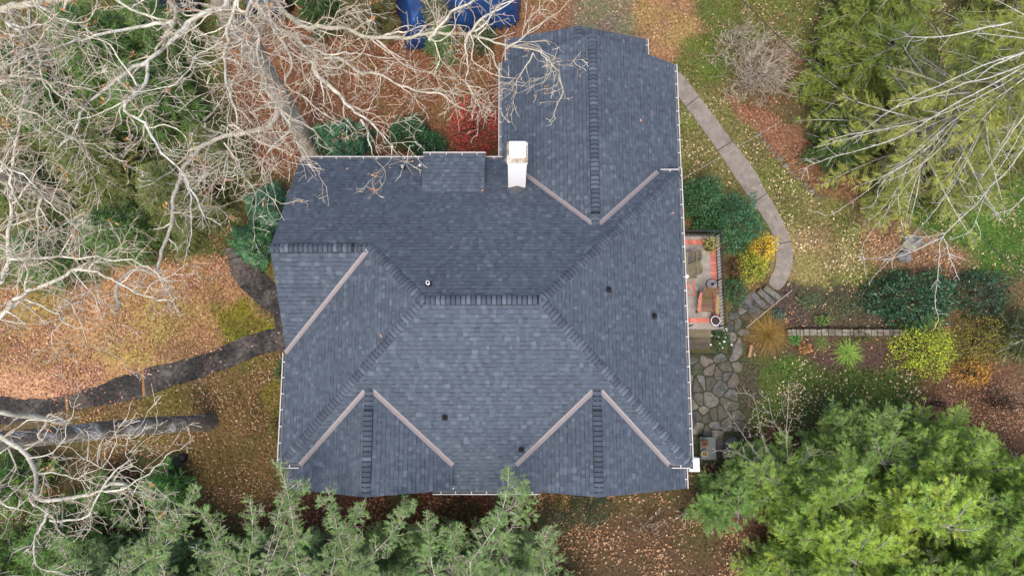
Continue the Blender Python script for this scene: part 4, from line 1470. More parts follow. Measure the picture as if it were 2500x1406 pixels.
def grow(ts, lv, p, d, L, r, depth, g, tone, rmin=0.006):
    """A crooked branch with children."""
    if not inview(p, 260):
        return
    n = max(4, int(L / 0.13) + 1)
    pts = [np.array(p, float)]
    d = norm(d)
    d0 = d
    k = np.zeros(3)
    for _ in range(n - 1):
        k = 0.35 * k + g.normal(0, 0.27, 3) * (1, 1, 0.6)
        d = norm(d + k + d0 * 0.18 + (0, 0, 0.02))
        pts.append(pts[-1] + d * (L / (n - 1)))
    pts = np.array(pts)
    rad = np.maximum(r * (1 - 0.65 * np.linspace(0, 1, n)), rmin)
    c = np.array(tone) * g.uniform(0.8, 1.12)
    ts.add(pts, rad, 4 if r > 0.02 else 3, c)
    if depth > 0:
        m = max(2, int(L / (0.34 if depth > 1 else 0.26)))
        for t in g.uniform(0.15, 1.0, m):
            i = min(int(t * (n - 1)), n - 2)
            q = pts[i] + (pts[i + 1] - pts[i]) * (t * (n - 1) - i)
            dd = norm(pts[i + 1] - pts[i])
            side = norm(np.cross(dd, g.normal(0, 1, 3) + (0, 0, 1.2)))
            a = g.uniform(0.5, 1.15)
            grow(ts, lv, q, dd * cos(a) + side * sin(a) + (0, 0, g.uniform(-.1, .2)), L * g.uniform(0.32, 0.62) * (1.1 - 0.45 * t), max(rad[i] * g.uniform(.4, .62), rmin), depth - 1, g, TWIG[g.integers(4)], rmin)
    elif g.random() < 0.035:
        q = pts[-1]
        m = int(g.integers(3, 8))
        lv.add(q + g.normal(0, .05, (m, 3)), g.normal(0, 1, (m, 3)), g.uniform(.07, .13, m), g.uniform(.03, .06, m), norm(g.normal(0, 1, (m, 3))), np.array(((.36, .15, .06), (.42, .22, .10), (.30, .12, .05)))[g.integers(0, 3, m)])


def smooth_line(pts, step=0.16):
    """Catmull-Rom through traced points, resampled."""
    pts = np.asarray(pts, float)
    P = np.vstack([2 * pts[0] - pts[1], pts, 2 * pts[-1] - pts[-2]])
    out = []
    for i in range(1, len(P) - 2):
        n = max(2, int(np.linalg.norm(P[i + 1] - P[i]) / step))
        t = np.linspace(0, 1, n, endpoint=False)[:, None]
        a, b, c, d = P[i - 1], P[i], P[i + 1], P[i + 2]
        out.append(0.5 * ((2 * b) + (c - a) * t + (2 * a - 5 * b + 4 * c - d) * t ** 2 + (3 * b - a - 3 * c + d) * t ** 3))
    out.append(P[-2][None])
    return np.concatenate(out)


def traced(px, z0, z1):
    k = np.linspace(0, 1, len(px))
    return np.array([Z(u, v, z0 + (z1 - z0) * t) for (u, v), t in zip(px, k)])


def bare_tree(base, trunk, limbs, label, seed, tw_len=1.3, bark=None, trunk_r=(0.36, 0.30), name="bare_tree", group="bare trees on the west side"):
    """trunk: [(u, v, z)...]; limbs: (pixel line, z at its start, z at its end, r at its start, r at its end, twig scale)."""
    g = np.random.default_rng(seed)
    root = empty(name, Z(*base), label, "tree", group)
    tp_ = smooth_line([Z(*q) for q in trunk], 0.12)
    # ridged, slightly swelling trunk
    n, S = len(tp_), 22
    rad = np.linspace(trunk_r[0], trunk_r[1], n)
    rad = rad * (1 + 0.16 * np.exp(-np.linspace(0, n * 0.12, n) / 0.28))
    rows = tube_rows(tp_, rad, S)
    ang = np.arange(S) * 2 * pi / S
    for i in range(n):
        f = 1 + 0.06 * np.sin(ang * 5 + i * .11) + 0.045 * np.sin(ang * 9 - i * .2) + g.normal(0, .018, S)
        rows[i] = tp_[i] + (rows[i] - tp_[i]) * f[:, None]
    mb = MB()
    mb.grid([list(r) for r in rows], (1, 1, 1), True)
    mb.build("trunk", bark or M_bark, root, True, smooth=True)
    ts, lv = Tubes(), Blades()
    for px, z0, z1, r0, r1, tw in limbs:
        P = smooth_line(traced(px, z0, z1), 0.14)
        m = len(P)
        wob = np.cumsum(g.normal(0, 0.024, (m, 3)), 0)
        wob -= np.linspace(0, 1, m)[:, None] * wob[-1]
        P = P + wob
        rad = 0.58 * (r0 + (r1 - r0) * np.linspace(0, 1, m) ** 0.8)
        rad = rad * (1 + g.normal(0, .05, m))
        tone = PALE_BARK[g.integers(len(PALE_BARK))]
        ts.add(P, rad, 8, tone)
        L = np.linalg.norm(np.diff(P, axis=0), axis=1).sum()
        cnt = int(L / 0.24 * tw)
        for t in np.sort(g.uniform(0.08, 1, cnt)):
            i = min(int(t * (m - 1)), m - 2)
            dd = norm(P[i + 1] - P[i])
            side = norm(np.cross(dd, g.normal(0, .7, 3) + (0, 0, 1 if g.random() < .5 else -1)))
            a = g.uniform(.5, 1.2)
            grow(ts, lv, P[i], dd * cos(a) + side * sin(a) + (0, 0, g.uniform(-.15, .2)), tw_len * g.uniform(.4, 1.6) * (1.1 - .4 * t), min(rad[i] * .55, .028), 2, g, TWIG[g.integers(4)])
        grow(ts, lv, P[-1], P[-1] - P[-3], tw_len * .8, r1, 2, g, tone)
    ts.build("branches", M_bark_pale, root)
    if lv.V:
        lv.build("clinging_leaves", M_litter, root)
    return root


A_LIMBS = [
    ([(520, -90), (585, -30), (644, 44), (702, 89), (736, 113), (774, 143), (818, 147), (866, 171), (912, 176), (960, 200), (1000, 215), (1040, 226)], 10.5, 12.2, .17, .03, 1.0),
    ([(774, 143), (784, 184), (815, 215), (839, 246), (862, 275), (880, 290), (905, 305), (928, 325), (945, 345), (960, 365)], 11.3, 12.0, .12, .018, .75),
    ([(880, 292), (893, 320), (890, 345), (902, 362), (908, 375)], 11.8, 11.6, .06, .012, .7),
    ([(600, -80), (670, 10), (736, 68), (791, 68), (830, 72), (860, 85), (895, 97), (924, 102), (972, 109), (1000, 104), (1033, 97), (1085, 98), (1129, 99), (1185, 104), (1234, 116), (1302, 130), (1343, 157), (1365, 190)], 11.0, 12.6, .15, .022, .9),
    ([(1048, 97), (1058, 80), (1071, 68), (1088, 48), (1105, 27), (1130, 12), (1175, -10)], 12.0, 13.0, .085, .03, 1.1),
    ([(1136, 102), (1143, 85), (1153, 75), (1175, 52), (1200, 37), (1225, 25), (1255, 0)], 12.2, 13.2, .08, .025, 1.1),
    ([(1136, 102), (1137, 125), (1136, 143), (1137, 170), (1136, 195), (1150, 225)], 12.1, 11.6, .045, .014, 1.2),
    ([(1234, 116), (1262, 98), (1300, 70), (1330, 50), (1365, 30)], 12.4, 12.9, .045, .014, 1.2),
    ([(1302, 130), (1290, 160), (1272, 190), (1262, 215)], 12.5, 12.3, .03, .012, 1.2),
    ([(1060, 100), (1068, 130), (1070, 155), (1062, 185), (1080, 200)], 12.0, 11.8, .03, .012, 1.1),
    ([(924, 104), (960, 140), (1000, 165), (1045, 175), (1075, 188)], 11.9, 11.4, .04, .012, 1.0),
    ([(600, -60), (560, 15), (526, 20), (478, 48), (450, 75), (418, 102), (392, 126), (362, 150), (368, 191), (355, 222), (321, 246), (307, 273), (341, 300), (365, 324), (386, 362), (406, 393), (444, 437), (474, 474)], 10.5, 12.5, .13, .03, .9),
    ([(362, 150), (330, 158), (300, 178), (273, 201), (245, 228), (218, 253), (195, 275)], 11.2, 11.6, .10, .04, 1.0),
    ([(423, 55), (365, 62), (307, 72), (252, 82), (191, 99), (130, 119), (82, 126), (40, 150)], 11, 12.2, .085, .025, 1.1),
    ([(470, -40), (415, -5), (430, 30), (423, 55)], 10.6, 11.0, .10, .085, .6),
    ([(260, -30), (300, 7), (341, 26), (392, 44), (423, 55)], 12, 11.0, .06, .05, .8),
    ([(600, -40), (560, 40), (539, 82), (546, 102), (540, 140), (536, 171), (546, 222), (556, 250), (563, 273), (560, 307), (553, 348), (548, 390), (546, 420)], 11.5, 12.8, .10, .02, 1.2),
    ([(640, -40), (625, 20), (614, 51), (597, 102), (596, 140), (594, 164), (567, 212), (540, 240), (520, 275)], 11.8, 12.8, .085, .018, 1.2),
    ([(540, 105), (515, 116), (494, 122), (478, 126), (463, 145), (454, 164), (440, 185), (423, 205), (400, 216), (376, 219)], 11.8, 12.4, .055, .016, 1.1),
    ([(640, -20), (660, 40), (670, 80), (690, 110), (705, 150), (680, 190), (700, 215), (735, 230), (770, 262)], 11.6, 12.6, .08, .018, 1.1),
    ([(620, -30), (612, 40), (640, 80), (645, 130), (660, 180), (672, 225), (690, 262), (720, 290), (752, 310)], 12, 12.8, .075, .018, 1.1),
    ([(560, 307), (585, 312), (610, 325), (650, 345), (690, 362), (715, 380)], 12.6, 12.2, .05, .014, 1.1),
    ([(546, 350), (570, 380), (590, 405), (605, 440), (625, 475)], 12.8, 12.4, .04, .013, 1.1),
    ([(686, 262), (665, 312), (631, 328), (590, 336), (546, 338), (505, 358), (485, 378), (471, 393), (455, 410), (444, 427), (430, 460), (416, 504), (410, 552), (393, 607), (378, 655), (335, 655), (305, 672), (290, 690)], 4.2, 6.6, .17, .07, .55),
    ([(375, 658), (395, 690), (398, 700)], 6.5, 6.4, .07, .03, .3),
    ([(444, 427), (460, 480), (466, 540), (455, 600), (446, 665)], 6.2, 7.0, .06, .012, .7),
    ([(690, 270), (705, 300), (690, 330), (650, 380), (640, 420), (650, 460)], 7, 8.4, .07, .014, .9),
    ([(736, 113), (760, 120), (800, 135), (850, 128), (905, 130), (940, 142)], 11.3, 11.8, .05, .014, 1.1),
]
bare_tree((757, 372, 0), [(757, 372, 0), (733, 322, 1.3), (700, 262, 2.9), (650, 182, 4.8), (603, 102, 6.7), (560, 38, 8.0), (520, -60, 9.6)], A_LIMBS,
          "tall pale bare oak at the north-west corner of the house, limbs over the roof", 4, trunk_r=(.34, .34))

C_LIMBS = [
    ([(-120, 30), (-40, 20), (10, 35), (34, 27), (75, 15), (110, 8), (150, -5)], 11, 12, .2, .12, .4),
    ([(20, 51), (45, 75), (68, 96), (85, 110), (99, 119), (105, 145), (109, 164), (113, 188), (120, 220)], 11.5, 12.4, .09, .02, 1.1),
    ([(72, 30), (75, 55), (72, 85), (68, 115), (65, 143), (75, 170), (85, 200)], 11.5, 12.4, .085, .025, 1.1),
    ([(34, 60), (60, 66), (82, 65), (105, 60), (123, 61), (143, 82)], 11.8, 12.2, .05, .014, 1.1),
    ([(60, 8), (100, 12), (137, 31), (170, 45), (198, 55), (229, 48), (234, 20)], 12, 12.5, .06, .014, 1.1),
    ([(-40, 170), (7, 205), (15, 195), (51, 183), (80, 186), (113, 195), (157, 201), (190, 210), (218, 218)], 11.6, 12.2, .075, .02, 1.1),
    ([(65, 143), (48, 135), (50, 165), (52, 200), (60, 235), (52, 270), (50, 310)], 12, 12.4, .055, .02, 1.1),
    ([(40, 255), (92, 280), (115, 298), (137, 317), (170, 335), (205, 345), (240, 360)], 11.6, 12, .055, .015, 1.1),
    ([(113, 195), (130, 215), (150, 235), (170, 246), (190, 260)], 12, 12.2, .05, .015, 1.1),
    ([(-60, 640), (0, 699), (15, 665), (27, 631), (31, 595), (31, 562), (34, 494), (30, 440), (34, 380), (45, 320), (50, 270)], 9.5, 11.5, .12, .045, 1.0),
    ([(-60, 790), (0, 767), (35, 735), (68, 713), (113, 692), (150, 680), (184, 665), (235, 661), (283, 682), (328, 709), (360, 722), (386, 733)], 9.5, 11.5, .13, .025, .9),
    ([(27, 631), (60, 632), (100, 628), (143, 624), (178, 629), (239, 624), (273, 634), (320, 628), (360, 650)], 10.6, 11.3, .07, .02, 1.0),
    ([(184, 665), (200, 650), (215, 640)], 10.6, 11.0, .05, .02, 1.0),
    ([(0, 765), (50, 742), (90, 752), (130, 762), (145, 765)], 9.6, 10.2, .08, .03, .8),
    ([(145, 780), (160, 775), (140, 800), (122, 820), (127, 840), (140, 862)], 9, 8.6, .03, .012, .5),
    ([(160, 730), (175, 745), (200, 785), (213, 825), (224, 845), (255, 855)], 10.5, 9.6, .04, .012, .9),
    ([(-40, 420), (20, 450), (55, 490), (80, 540), (90, 580), (75, 625)], 10.6, 11.6, .07, .02, 1.1),
    ([(-30, 380), (40, 420), (90, 460), (130, 500), (160, 530), (190, 560)], 11, 11.6, .05, .014, 1.1),
    ([(98, 478), (95, 530), (93, 575), (80, 610)], 11.4, 11.2, .06, .035, .8),
    ([(-20, 400), (60, 440), (120, 472), (170, 500)], 7, 6.5, .03, .02, .5),
]
bare_tree((168, 502, 0), [(168, 502, 0), (120, 474, 1.4), (60, 448, 3.0), (0, 424, 4.4), (-90, 390, 6), (-190, 340, 8)], C_LIMBS,
          "bare tree at the left edge with white-blotched limbs reaching in over the evergreens", 9, trunk_r=(.30, .26))

D_LIMBS = [
    ([(165, 1030), (110, 1012), (60, 1008), (10, 1004), (-60, 1000)], 5.6, 7.5, .15, .12, .12),
    ([(-40, 1060), (20, 1090), (68, 1117), (92, 1161), (97, 1190), (99, 1216), (116, 1230), (154, 1226), (195, 1214), (235, 1206), (252, 1192), (273, 1179)], 9, 11, .14, .05, .45),
    ([(119, 1240), (117, 1262), (113, 1277), (100, 1294), (89, 1308), (90, 1340), (92, 1373), (105, 1390)], 10.6, 11, .065, .02, .4),
    ([(123, 1271), (150, 1278), (185, 1268), (218, 1260), (232, 1225), (246, 1199)], 10.8, 11.2, .05, .03, .5),
    ([(246, 1199), (290, 1202), (320, 1185), (345, 1168), (378, 1142), (395, 1125), (410, 1108)], 11.2, 11.5, .045, .012, .9),
    ([(68, 1117), (100, 1112), (130, 1102), (150, 1080), (160, 1050)], 10, 10.6, .045, .014, .9),
    ([(273, 1179), (290, 1150), (320, 1140), (300, 1110), (310, 1085)], 11, 11.3, .03, .010, .9),
    ([(97, 1160), (130, 1152), (165, 1160), (195, 1170), (215, 1155), (250, 1140), (265, 1120)], 10.3, 10.8, .04, .012, .9),
    ([(99, 1216), (80, 1205), (85, 1235), (120, 1255)], 10.6, 10.8, .045, .03, .6),
    ([(-30, 1180), (20, 1245), (45, 1225), (50, 1222)], 10, 10.4, .05, .02, .5),
    ([(20, 1090), (40, 1140), (20, 1180), (60, 1200)], 10, 10.3, .04, .012, 1.0),
    ([(100, 1075), (90, 1062), (105, 1045)], 7.6, 8.0, .06, .05, .1),
]
bare_tree((512, 1030, 0), [(512, 1030, 0), (478, 1033, 0.9), (380, 1039, 2.6), (280, 1047, 4.2), (190, 1057, 5.6), (80, 1068, 7.0), (-60, 1080, 8.5)], D_LIMBS,
          "leaning dark trunk with a silvery patch crossing the lawn below the asphalt path", 12, bark=M_bark_dark, trunk_r=(.30, .23))


# ------------------------------------------------------------------ evergreens
def feather(bl, tw, P, Lmax, cols, g, spray=0.13, t0=0.12, step=0.10, wid=0.26, prof=0.75, droop=0.0, bare=0.0, updir=None, gap=0.048):
    """Flat feathery foliage on both sides of a limb: shoots, and needle sprays on every shoot."""
    seg = np.linalg.norm(np.diff(P, axis=0), axis=1)
    L = seg.sum()
    if L < 0.1:
        return
    cum = np.concatenate([[0], np.cumsum(seg)]) / L
    n = max(4, int(L * (1 - t0) / step)) * 2
    t = np.sort(g.uniform(t0, 1.0, n))
    B = np.stack([np.interp(t, cum, P[:, k]) for k in range(3)], -1)
    ok = inview(B, 130)
    if not ok.any():
        return
    t, B = t[ok], B[ok]
    n = len(t)
    F_ = np.stack([np.interp(np.minimum(t + .03, 1), cum, P[:, k]) - np.interp(np.maximum(t - .03, 0), cum, P[:, k]) for k in range(3)], -1)
    F_ = norm(F_)
    up = np.array([0, 0, 1.0]) if updir is None else updir
    S = norm(np.cross(F_, up + g.normal(0, .75, (n, 3))))
    sg = np.where(np.arange(n) % 2 == 0, 1, -1)[:, None]
    D = norm(F_ * g.uniform(.45, .95, (n, 1)) + S * sg + np.stack([g.normal(0, .12, n), g.normal(0, .12, n), g.normal(-droop, .28, n)], -1))
    sl = Lmax * np.clip((1.03 - t) ** prof, 0.12, 1) * np.clip((t - t0) / .12 + .5, .4, 1) * g.uniform(.55, 1.15, n)
    # the shoot itself, a thin twig
    tw.add(B, D, sl * .95, np.full(n, .011), norm(g.normal(size=(n, 3))), np.array(TWIG)[g.integers(0, 4, n)] * .8, .5)
    tw.add(B, D, sl * .95, np.full(n, .011), norm(np.cross(D, g.normal(size=(n, 3)))), np.array(TWIG)[g.integers(0, 4, n)] * .8, .5)
    live = g.random(n) > bare
    B, D, sl, F_, t, S = B[live], D[live], sl[live], F_[live], t[live], S[live]
    n = len(t)
    if n == 0:
        return
    k = np.maximum(3, (sl / gap * 4.6).astype(int))
    i = np.repeat(np.arange(n), k)
    m = len(i)
    f = g.uniform(.1, 1, m)
    Q = B[i] + D[i] * (sl[i] * f)[:, None] + g.normal(0, .012, (m, 3))
    Q[:, 2] -= droop * .35 * (sl[i] * f) ** 2
    S2 = norm(np.cross(D[i], up + g.normal(0, .7, (m, 3))))
    s2 = np.where(g.random(m) < .5, 1, -1)[:, None]
    E = norm(D[i] * g.uniform(.9, 1.7, (m, 1)) + S2 * s2 * g.uniform(.1, .9, (m, 1)) + g.normal(0, .26, (m, 3)) + (0, 0, -droop * .3))
    ln = spray * g.uniform(.55, 1.3, m) * (1.1 - .35 * f)
    base = np.array(cols)
    tone = base[g.integers(0, len(base))] * g.uniform(.8, 1.25)                     # each limb has its own green
    c = 0.6 * tone + 0.4 * base[g.integers(0, len(base), m)]
    c = c * g.uniform(.72, 1.25, (m, 1))
    bl.add(Q, E, ln * 1.05, ln * wid * .52 * g.uniform(.7, 1.3, m), norm(up + g.normal(0, .55, (m, 3))), c, .45)


def conifer(base, H_, R_, cols, label, seed, name="hemlock", group=None, whorl=0.3, per=6, droop=.25, lean=(0, 0), spray=.13, stems=(), bark=None, trunk_r=.16,
            z0=0.5, bare=0.0, dead=0.0, wid=.26, power=.85, gap=.048, deadlines=(), rise=0.0, cat="tree", lrel=.36, step=.10, bias=None):
    g = np.random.default_rng(seed)
    b = Z(*base)
    root = empty(name, b, label, cat, group)
    T_ = np.array([b + np.array([lean[0] * t, lean[1] * t, H_ * t]) for t in np.linspace(0, 1, 14)])
    T_[1:, :2] += g.normal(0, .03, (13, 2))
    tt = Tubes()
    tt.add(T_, np.linspace(trunk_r, .02, 14), 10, (1, 1, 1))
    tt.build("trunk", bark or M_bark, root)
    bl, tw, br = Blades(), Blades(), Tubes()
    z = z0
    az = g.uniform(0, 6)
    while z < H_ - .12:
        k = z / H_
        o = b + np.array([lean[0] * k, lean[1] * k, z])
        for _ in range(per):
            az += 2.4 + g.normal(0, .25)
            L = R_ * (1.02 - k) ** power * g.uniform(.65, 1.12) + .12
            if bias:
                az = g.normal(*bias)
                L = R_ * (1.1 - .6 * k) * g.uniform(.4, 1.2)
            m = 9
            s = np.linspace(0, 1, m)
            el = g.normal(.12 + rise, .25 if bias else .12)
            a = az + g.normal(0, .15) + s * g.normal(0, .25)
            r = L * s
            zz = z + r * math.tan(el) - droop * L * s ** 2 + .08 * L * s ** 4
            P = np.stack([o[0] + np.cos(a) * r, o[1] + np.sin(a) * r, zz], -1)
            if P[-1, 2] < .02:
                continue
            P[:, 2] = np.maximum(P[:, 2], .05)
            c = np.array(PALE_BARK[g.integers(5)]) * (.62 if bias else .95)
            br.add(P, np.linspace(.012 + .012 * L, .004, m), 4, c)
            feather(bl, tw, P, min(L * lrel, .9) + .1, cols, g, spray, .15, step, wid, .7, droop * .5, 1.0 if g.random() < dead else bare, None, gap)
        z += whorl * g.uniform(.7, 1.3)
    for px, za, zb, r0, Lm, br_bare in stems:
        Q0 = traced(px, za, zb)
        kz = min(za * .82, H_ * .85) / H_
        P = smooth_line(np.vstack([b + np.array([lean[0] * kz, lean[1] * kz, H_ * kz]), Q0]), .15)
        P = P + np.cumsum(g.normal(0, .006, P.shape), 0)
        br.add(P, np.linspace(r0 * .62, .006, len(P)), 6, np.array(PALE_BARK[g.integers(5)]) * .85)
        view = norm(np.array([0, 0, HC]) - P.mean(0))
        Lt = np.linalg.norm(np.diff(P, axis=0), axis=1).sum()
        # secondary limbs, each feathered
        nn_ = max(4, int(Lt / .14))
        for j, t in enumerate(np.linspace(.08, .98, nn_)):
            i = min(int(t * (len(P) - 1)), len(P) - 2)
            dd = norm(P[i + 1] - P[i])
            side = norm(np.cross(dd, np.array([0, 0, 1.0]) + g.normal(0, .9, 3))) * (1 if g.random() < .5 else -1)
            l2 = 1.15 * Lm * (1.1 - t) ** .5 * g.uniform(.3, 1.25)
            s = np.linspace(0, 1, 7)[:, None]
            d0 = norm(dd * g.uniform(.3, 1.3) + side + g.normal(0, .35, 3))
            Q = P[i] + d0 * l2 * s + dd * (.22 * l2) * s ** 2 + np.array([0, 0, -1]) * (.1 * l2) * s ** 2
            br.add(Q, np.linspace(.010, .003, 7), 3, np.array(TWIG[g.integers(4)]) * .75)
            feather(bl, tw, Q, l2 * .5 + .08, cols, g, spray, .08, step, wid, .7, .1, br_bare if g.random() < .7 else .85, None, gap)
        feather(bl, tw, P[int(len(P) * .7):], .25, cols, g, spray, .05, .07, wid, .6, 0, br_bare, None, gap)
    for px, za, zb, r0, cnt in deadlines:
        P = smooth_line(traced(px, za, zb), .15)
        P = P + np.cumsum(g.normal(0, .008, P.shape), 0)
        br.add(P, np.linspace(r0 * .5, .007, len(P)), 6, (.42, .40, .35))
        lv = Blades()
        for t in g.uniform(.1, 1, cnt):
            i = min(int(t * (len(P) - 1)), len(P) - 2)
            dd = norm(P[i + 1] - P[i])
            side = norm(np.cross(dd, g.normal(0, 1, 3)))
            grow(br, lv, P[i], dd * .8 + side * .8, g.uniform(.12, .5), .011, 0, g, (.5, .48, .44))
    if br.V:
        br.build("branches", M_bark_pale, root)
    if tw.V:
        tw.build("twigs", M_bark_pale, root)
    if bl.V:
        bl.build("crown", M_leaf, root)
    return root


DKG = ((.11, .215, .05), (.13, .24, .055), (.09, .18, .05), (.155, .25, .06))
OLV = ((.18, .22, .06), (.20, .23, .07), (.155, .205, .055), (.225, .235, .08))
SAGE = ((.19, .30, .105), (.175, .285, .09), (.23, .325, .135), (.21, .34, .095))
LIME = ((.37, .52, .08), (.30, .47, .085), (.43, .57, .085), (.25, .41, .09), (.52, .60, .085))
GOLD = ((.28, .33, .055), (.36, .38, .07), (.21, .27, .05), (.42, .42, .10), (.30, .33, .10), (.17, .22, .05))
HEML = ((.20, .26, .045), (.24, .29, .05), (.17, .24, .045), (.27, .31, .06))
# dark evergreens under the bare trees, west
WESTG = "evergreens under the bare trees"
for i, (u, v, h, r, cols, lab) in enumerate((
        (300, 175, 5.0, 2.5, DKG, "dark green hemlock below the upper-left tangle of limbs, left of the parked blue car"),
        (140, 250, 4.6, 2.2, DKG, "dark green hemlock near the left edge, under the white-blotched limbs"),
        (420, 290, 4.4, 2.2, DKG, "bushy green hemlock standing left of the leaning oak trunk"),
        (290, 420, 4.4, 2.4, OLV, "dull olive hemlock above the straw-coloured lawn, left of the lichened lower limb"),
        (480, 505, 4.2, 2.1, OLV, "olive hemlock between the rhododendron and the lichened lower limb"),
        (330, 590, 3.6, 1.7, DKG, "small dark hemlock at the upper edge of the straw-coloured lawn"),
        (150, 640, 3.4, 1.6, DKG, "dark green hemlock at the left edge just above the leafy lawn"),
        (90, 470, 3.6, 1.5, ((.12, .17, .03), (.10, .14, .03)), "yellow-green young hemlock beside the trunk at the left edge"),
        (560, 400, 3.4, 1.5, OLV, "olive young hemlock just left of the dark rhododendrons"),
        (430, 120, 4.0, 1.6, DKG, "dark green hemlock hidden behind crossing limbs just below the blue car"),
        (800, 40, 3.6, 1.5, ((.06, .13, .025), (.045, .11, .02)), "green hemlock at the top edge left of the tarpaulin"),
        (915, 60, 5.0, 1.35, ((.16, .155, .05), (.13, .14, .045), (.19, .17, .06)), "yellowish drooping hemlock at the top edge touching the tarpaulin's left side"),
        (1075, 75, 5.0, .75, ((.16, .155, .05), (.13, .14, .045), (.10, .12, .04)), "slim yellow-olive hemlock standing in front of the blue tarpaulin"),
        (1085, 130, 2.2, .95, DKG, "small green hemlock below the blue tarpaulin"),
        (1180, 120, 2.0, .75, ((.05, .085, .03), (.07, .1, .035)), "small dull green evergreen between the tarpaulin and the north wing roof"))):
    conifer((u, v, 0), h, r, cols, lab, 100 + i, bare=.4 if u == 1075 else .05, group=WESTG, per=8, whorl=.25, spray=.14, lrel=.42, wid=.22)
# south-west thicket
for i, (u, v, h, r, cols, lab) in enumerate((
        (60, 1180, 3.0, 1.8, ((.12, .25, .045), (.10, .21, .04), (.17, .28, .05)), "green bushy hemlock at the left edge under the white-blotched lower limbs"),
        (200, 1300, 3.2, 1.9, ((.10, .22, .045), (.13, .25, .05)), "green bushy hemlock in the lower-left corner thicket"),
        (60, 1380, 3.0, 1.8, ((.12, .24, .05), (.17, .26, .06)), "green bushy hemlock in the very corner at lower left"),
        (300, 1200, 2.2, 1.3, ((.10, .21, .04), (.12, .23, .05)), "low green hemlock between the white-blotched limbs and the bright juniper"),
        (432, 1190, 2.2, 1.15, ((.09, .27, .045), (.11, .31, .05), (.075, .22, .045)), "bright green rounded juniper at the foot of the leafy lawn"))):
    conifer((u, v, 0), h, r, cols, lab, 140 + i, name="juniper", group="evergreens of the south-west thicket", per=7, whorl=.22, spray=.13, droop=.1)
# the row along the south side: pale stems leaning to the house
SOUTHG = "sage green cedars along the south side"
SR = [
    ((270, 1460), 6.0, 2.3, [([(369, 1450), (372, 1360), (372, 1295), (362, 1240), (355, 1190)], 5.5, 7.4, .035, .95, .15), ([(372, 1320), (325, 1285), (290, 1262), (282, 1254)], 6.2, 6.8, .018, .5, .75),
                              ([(375, 1350), (420, 1300), (450, 1240), (474, 1182)], 6, 7.2, .022, .8, .1), ([(215, 1450), (172, 1390), (150, 1340), (130, 1320)], 5.5, 6.8, .03, .8, .45)], "sage green cedar with a tall pale stem standing left of centre in the lower-left row"),
    ((560, 1470), 6.0, 2.2, [([(560, 1450), (548, 1385), (530, 1330), (505, 1271), (480, 1240)], 5.5, 7.2, .035, .95, .35), ([(590, 1450), (600, 1370), (612, 1290), (606, 1215)], 5.5, 7, .03, .9, .3), ([(548, 1370), (500, 1345), (462, 1330)], 6.2, 6.6, .02, .5, .5)], "thin sage cedar with bare lower twigs below the leafy lawn"),
    ((720, 1470), 6.5, 2.2, [([(735, 1460), (728, 1375), (722, 1320), (719, 1265), (709, 1195), (688, 1135)], 5.6, 7.8, .04, .95, .4), ([(720, 1290), (690, 1262), (655, 1250)], 6.6, 7, .02, .6, .4), ([(712, 1215), (745, 1180), (762, 1160)], 7, 7.4, .02, .5, .5), ([(700, 1170), (672, 1130), (664, 1118)], 7.4, 7.7, .014, .3, .9)], "cedar with a pale nearly bare tip crossing the south-west roof corner"),
    ((860, 1470), 6.0, 2.2, [([(850, 1450), (845, 1372), (830, 1310), (815, 1245), (800, 1185)], 5.6, 7.4, .04, 1.0, .08), ([(852, 1404), (900, 1360), (951, 1310), (985, 1265), (1012, 1222)], 5.8, 7.4, .035, .85, .12), ([(830, 1310), (870, 1265), (885, 1225)], 6.4, 7.1, .02, .7, .05)], "fuller sage cedar with two forking pale stems below the left front gable"),
    ((1050, 1480), 5.6, 2.2, [([(1062, 1450), (1050, 1370), (1040, 1310), (1035, 1245)], 5.4, 6.8, .035, 1.0, .08), ([(1100, 1440), (1110, 1360), (1100, 1300)], 5.2, 6.2, .03, 1.0, .1)], "green cedar without a visible tip just left of the porch eave gutter"),
    ((1190, 1480), 6.0, 2.3, [([(1160, 1450), (1150, 1375), (1185, 1325), (1218, 1272), (1238, 1205), (1240, 1140)], 5.6, 7.9, .04, .85, .05), ([(1195, 1360), (1250, 1290), (1280, 1225), (1288, 1172)], 5.8, 7.5, .03, .8, .03), ([(1150, 1375), (1110, 1370), (1165, 1440)], 5.8, 5.6, .025, .6, .6)], "cedar whose two pointed tips overlap the eave gutter between the front gables"),
    ((1330, 1490), 5.0, 2.0, [([(1340, 1450), (1325, 1370), (1330, 1310), (1345, 1280)], 5, 6.2, .03, .9, .15)], "shorter grey-green cedar at the right end of the south row beside the leaf litter"),
    ((420, 1490), 5.0, 2.1, [], "low sage cedar filling the bottom edge below the bright juniper"),
]
for i, (b, h, r, stems, lab) in enumerate(SR):
    conifer((*b, 0), h, r, SAGE, lab, 170 + i, name="cedar", group=SOUTHG, per=9, whorl=.26, spray=.105, stems=stems, droop=.05, rise=.3, bare=.1, gap=.034, trunk_r=.1, lrel=.42, wid=.22)
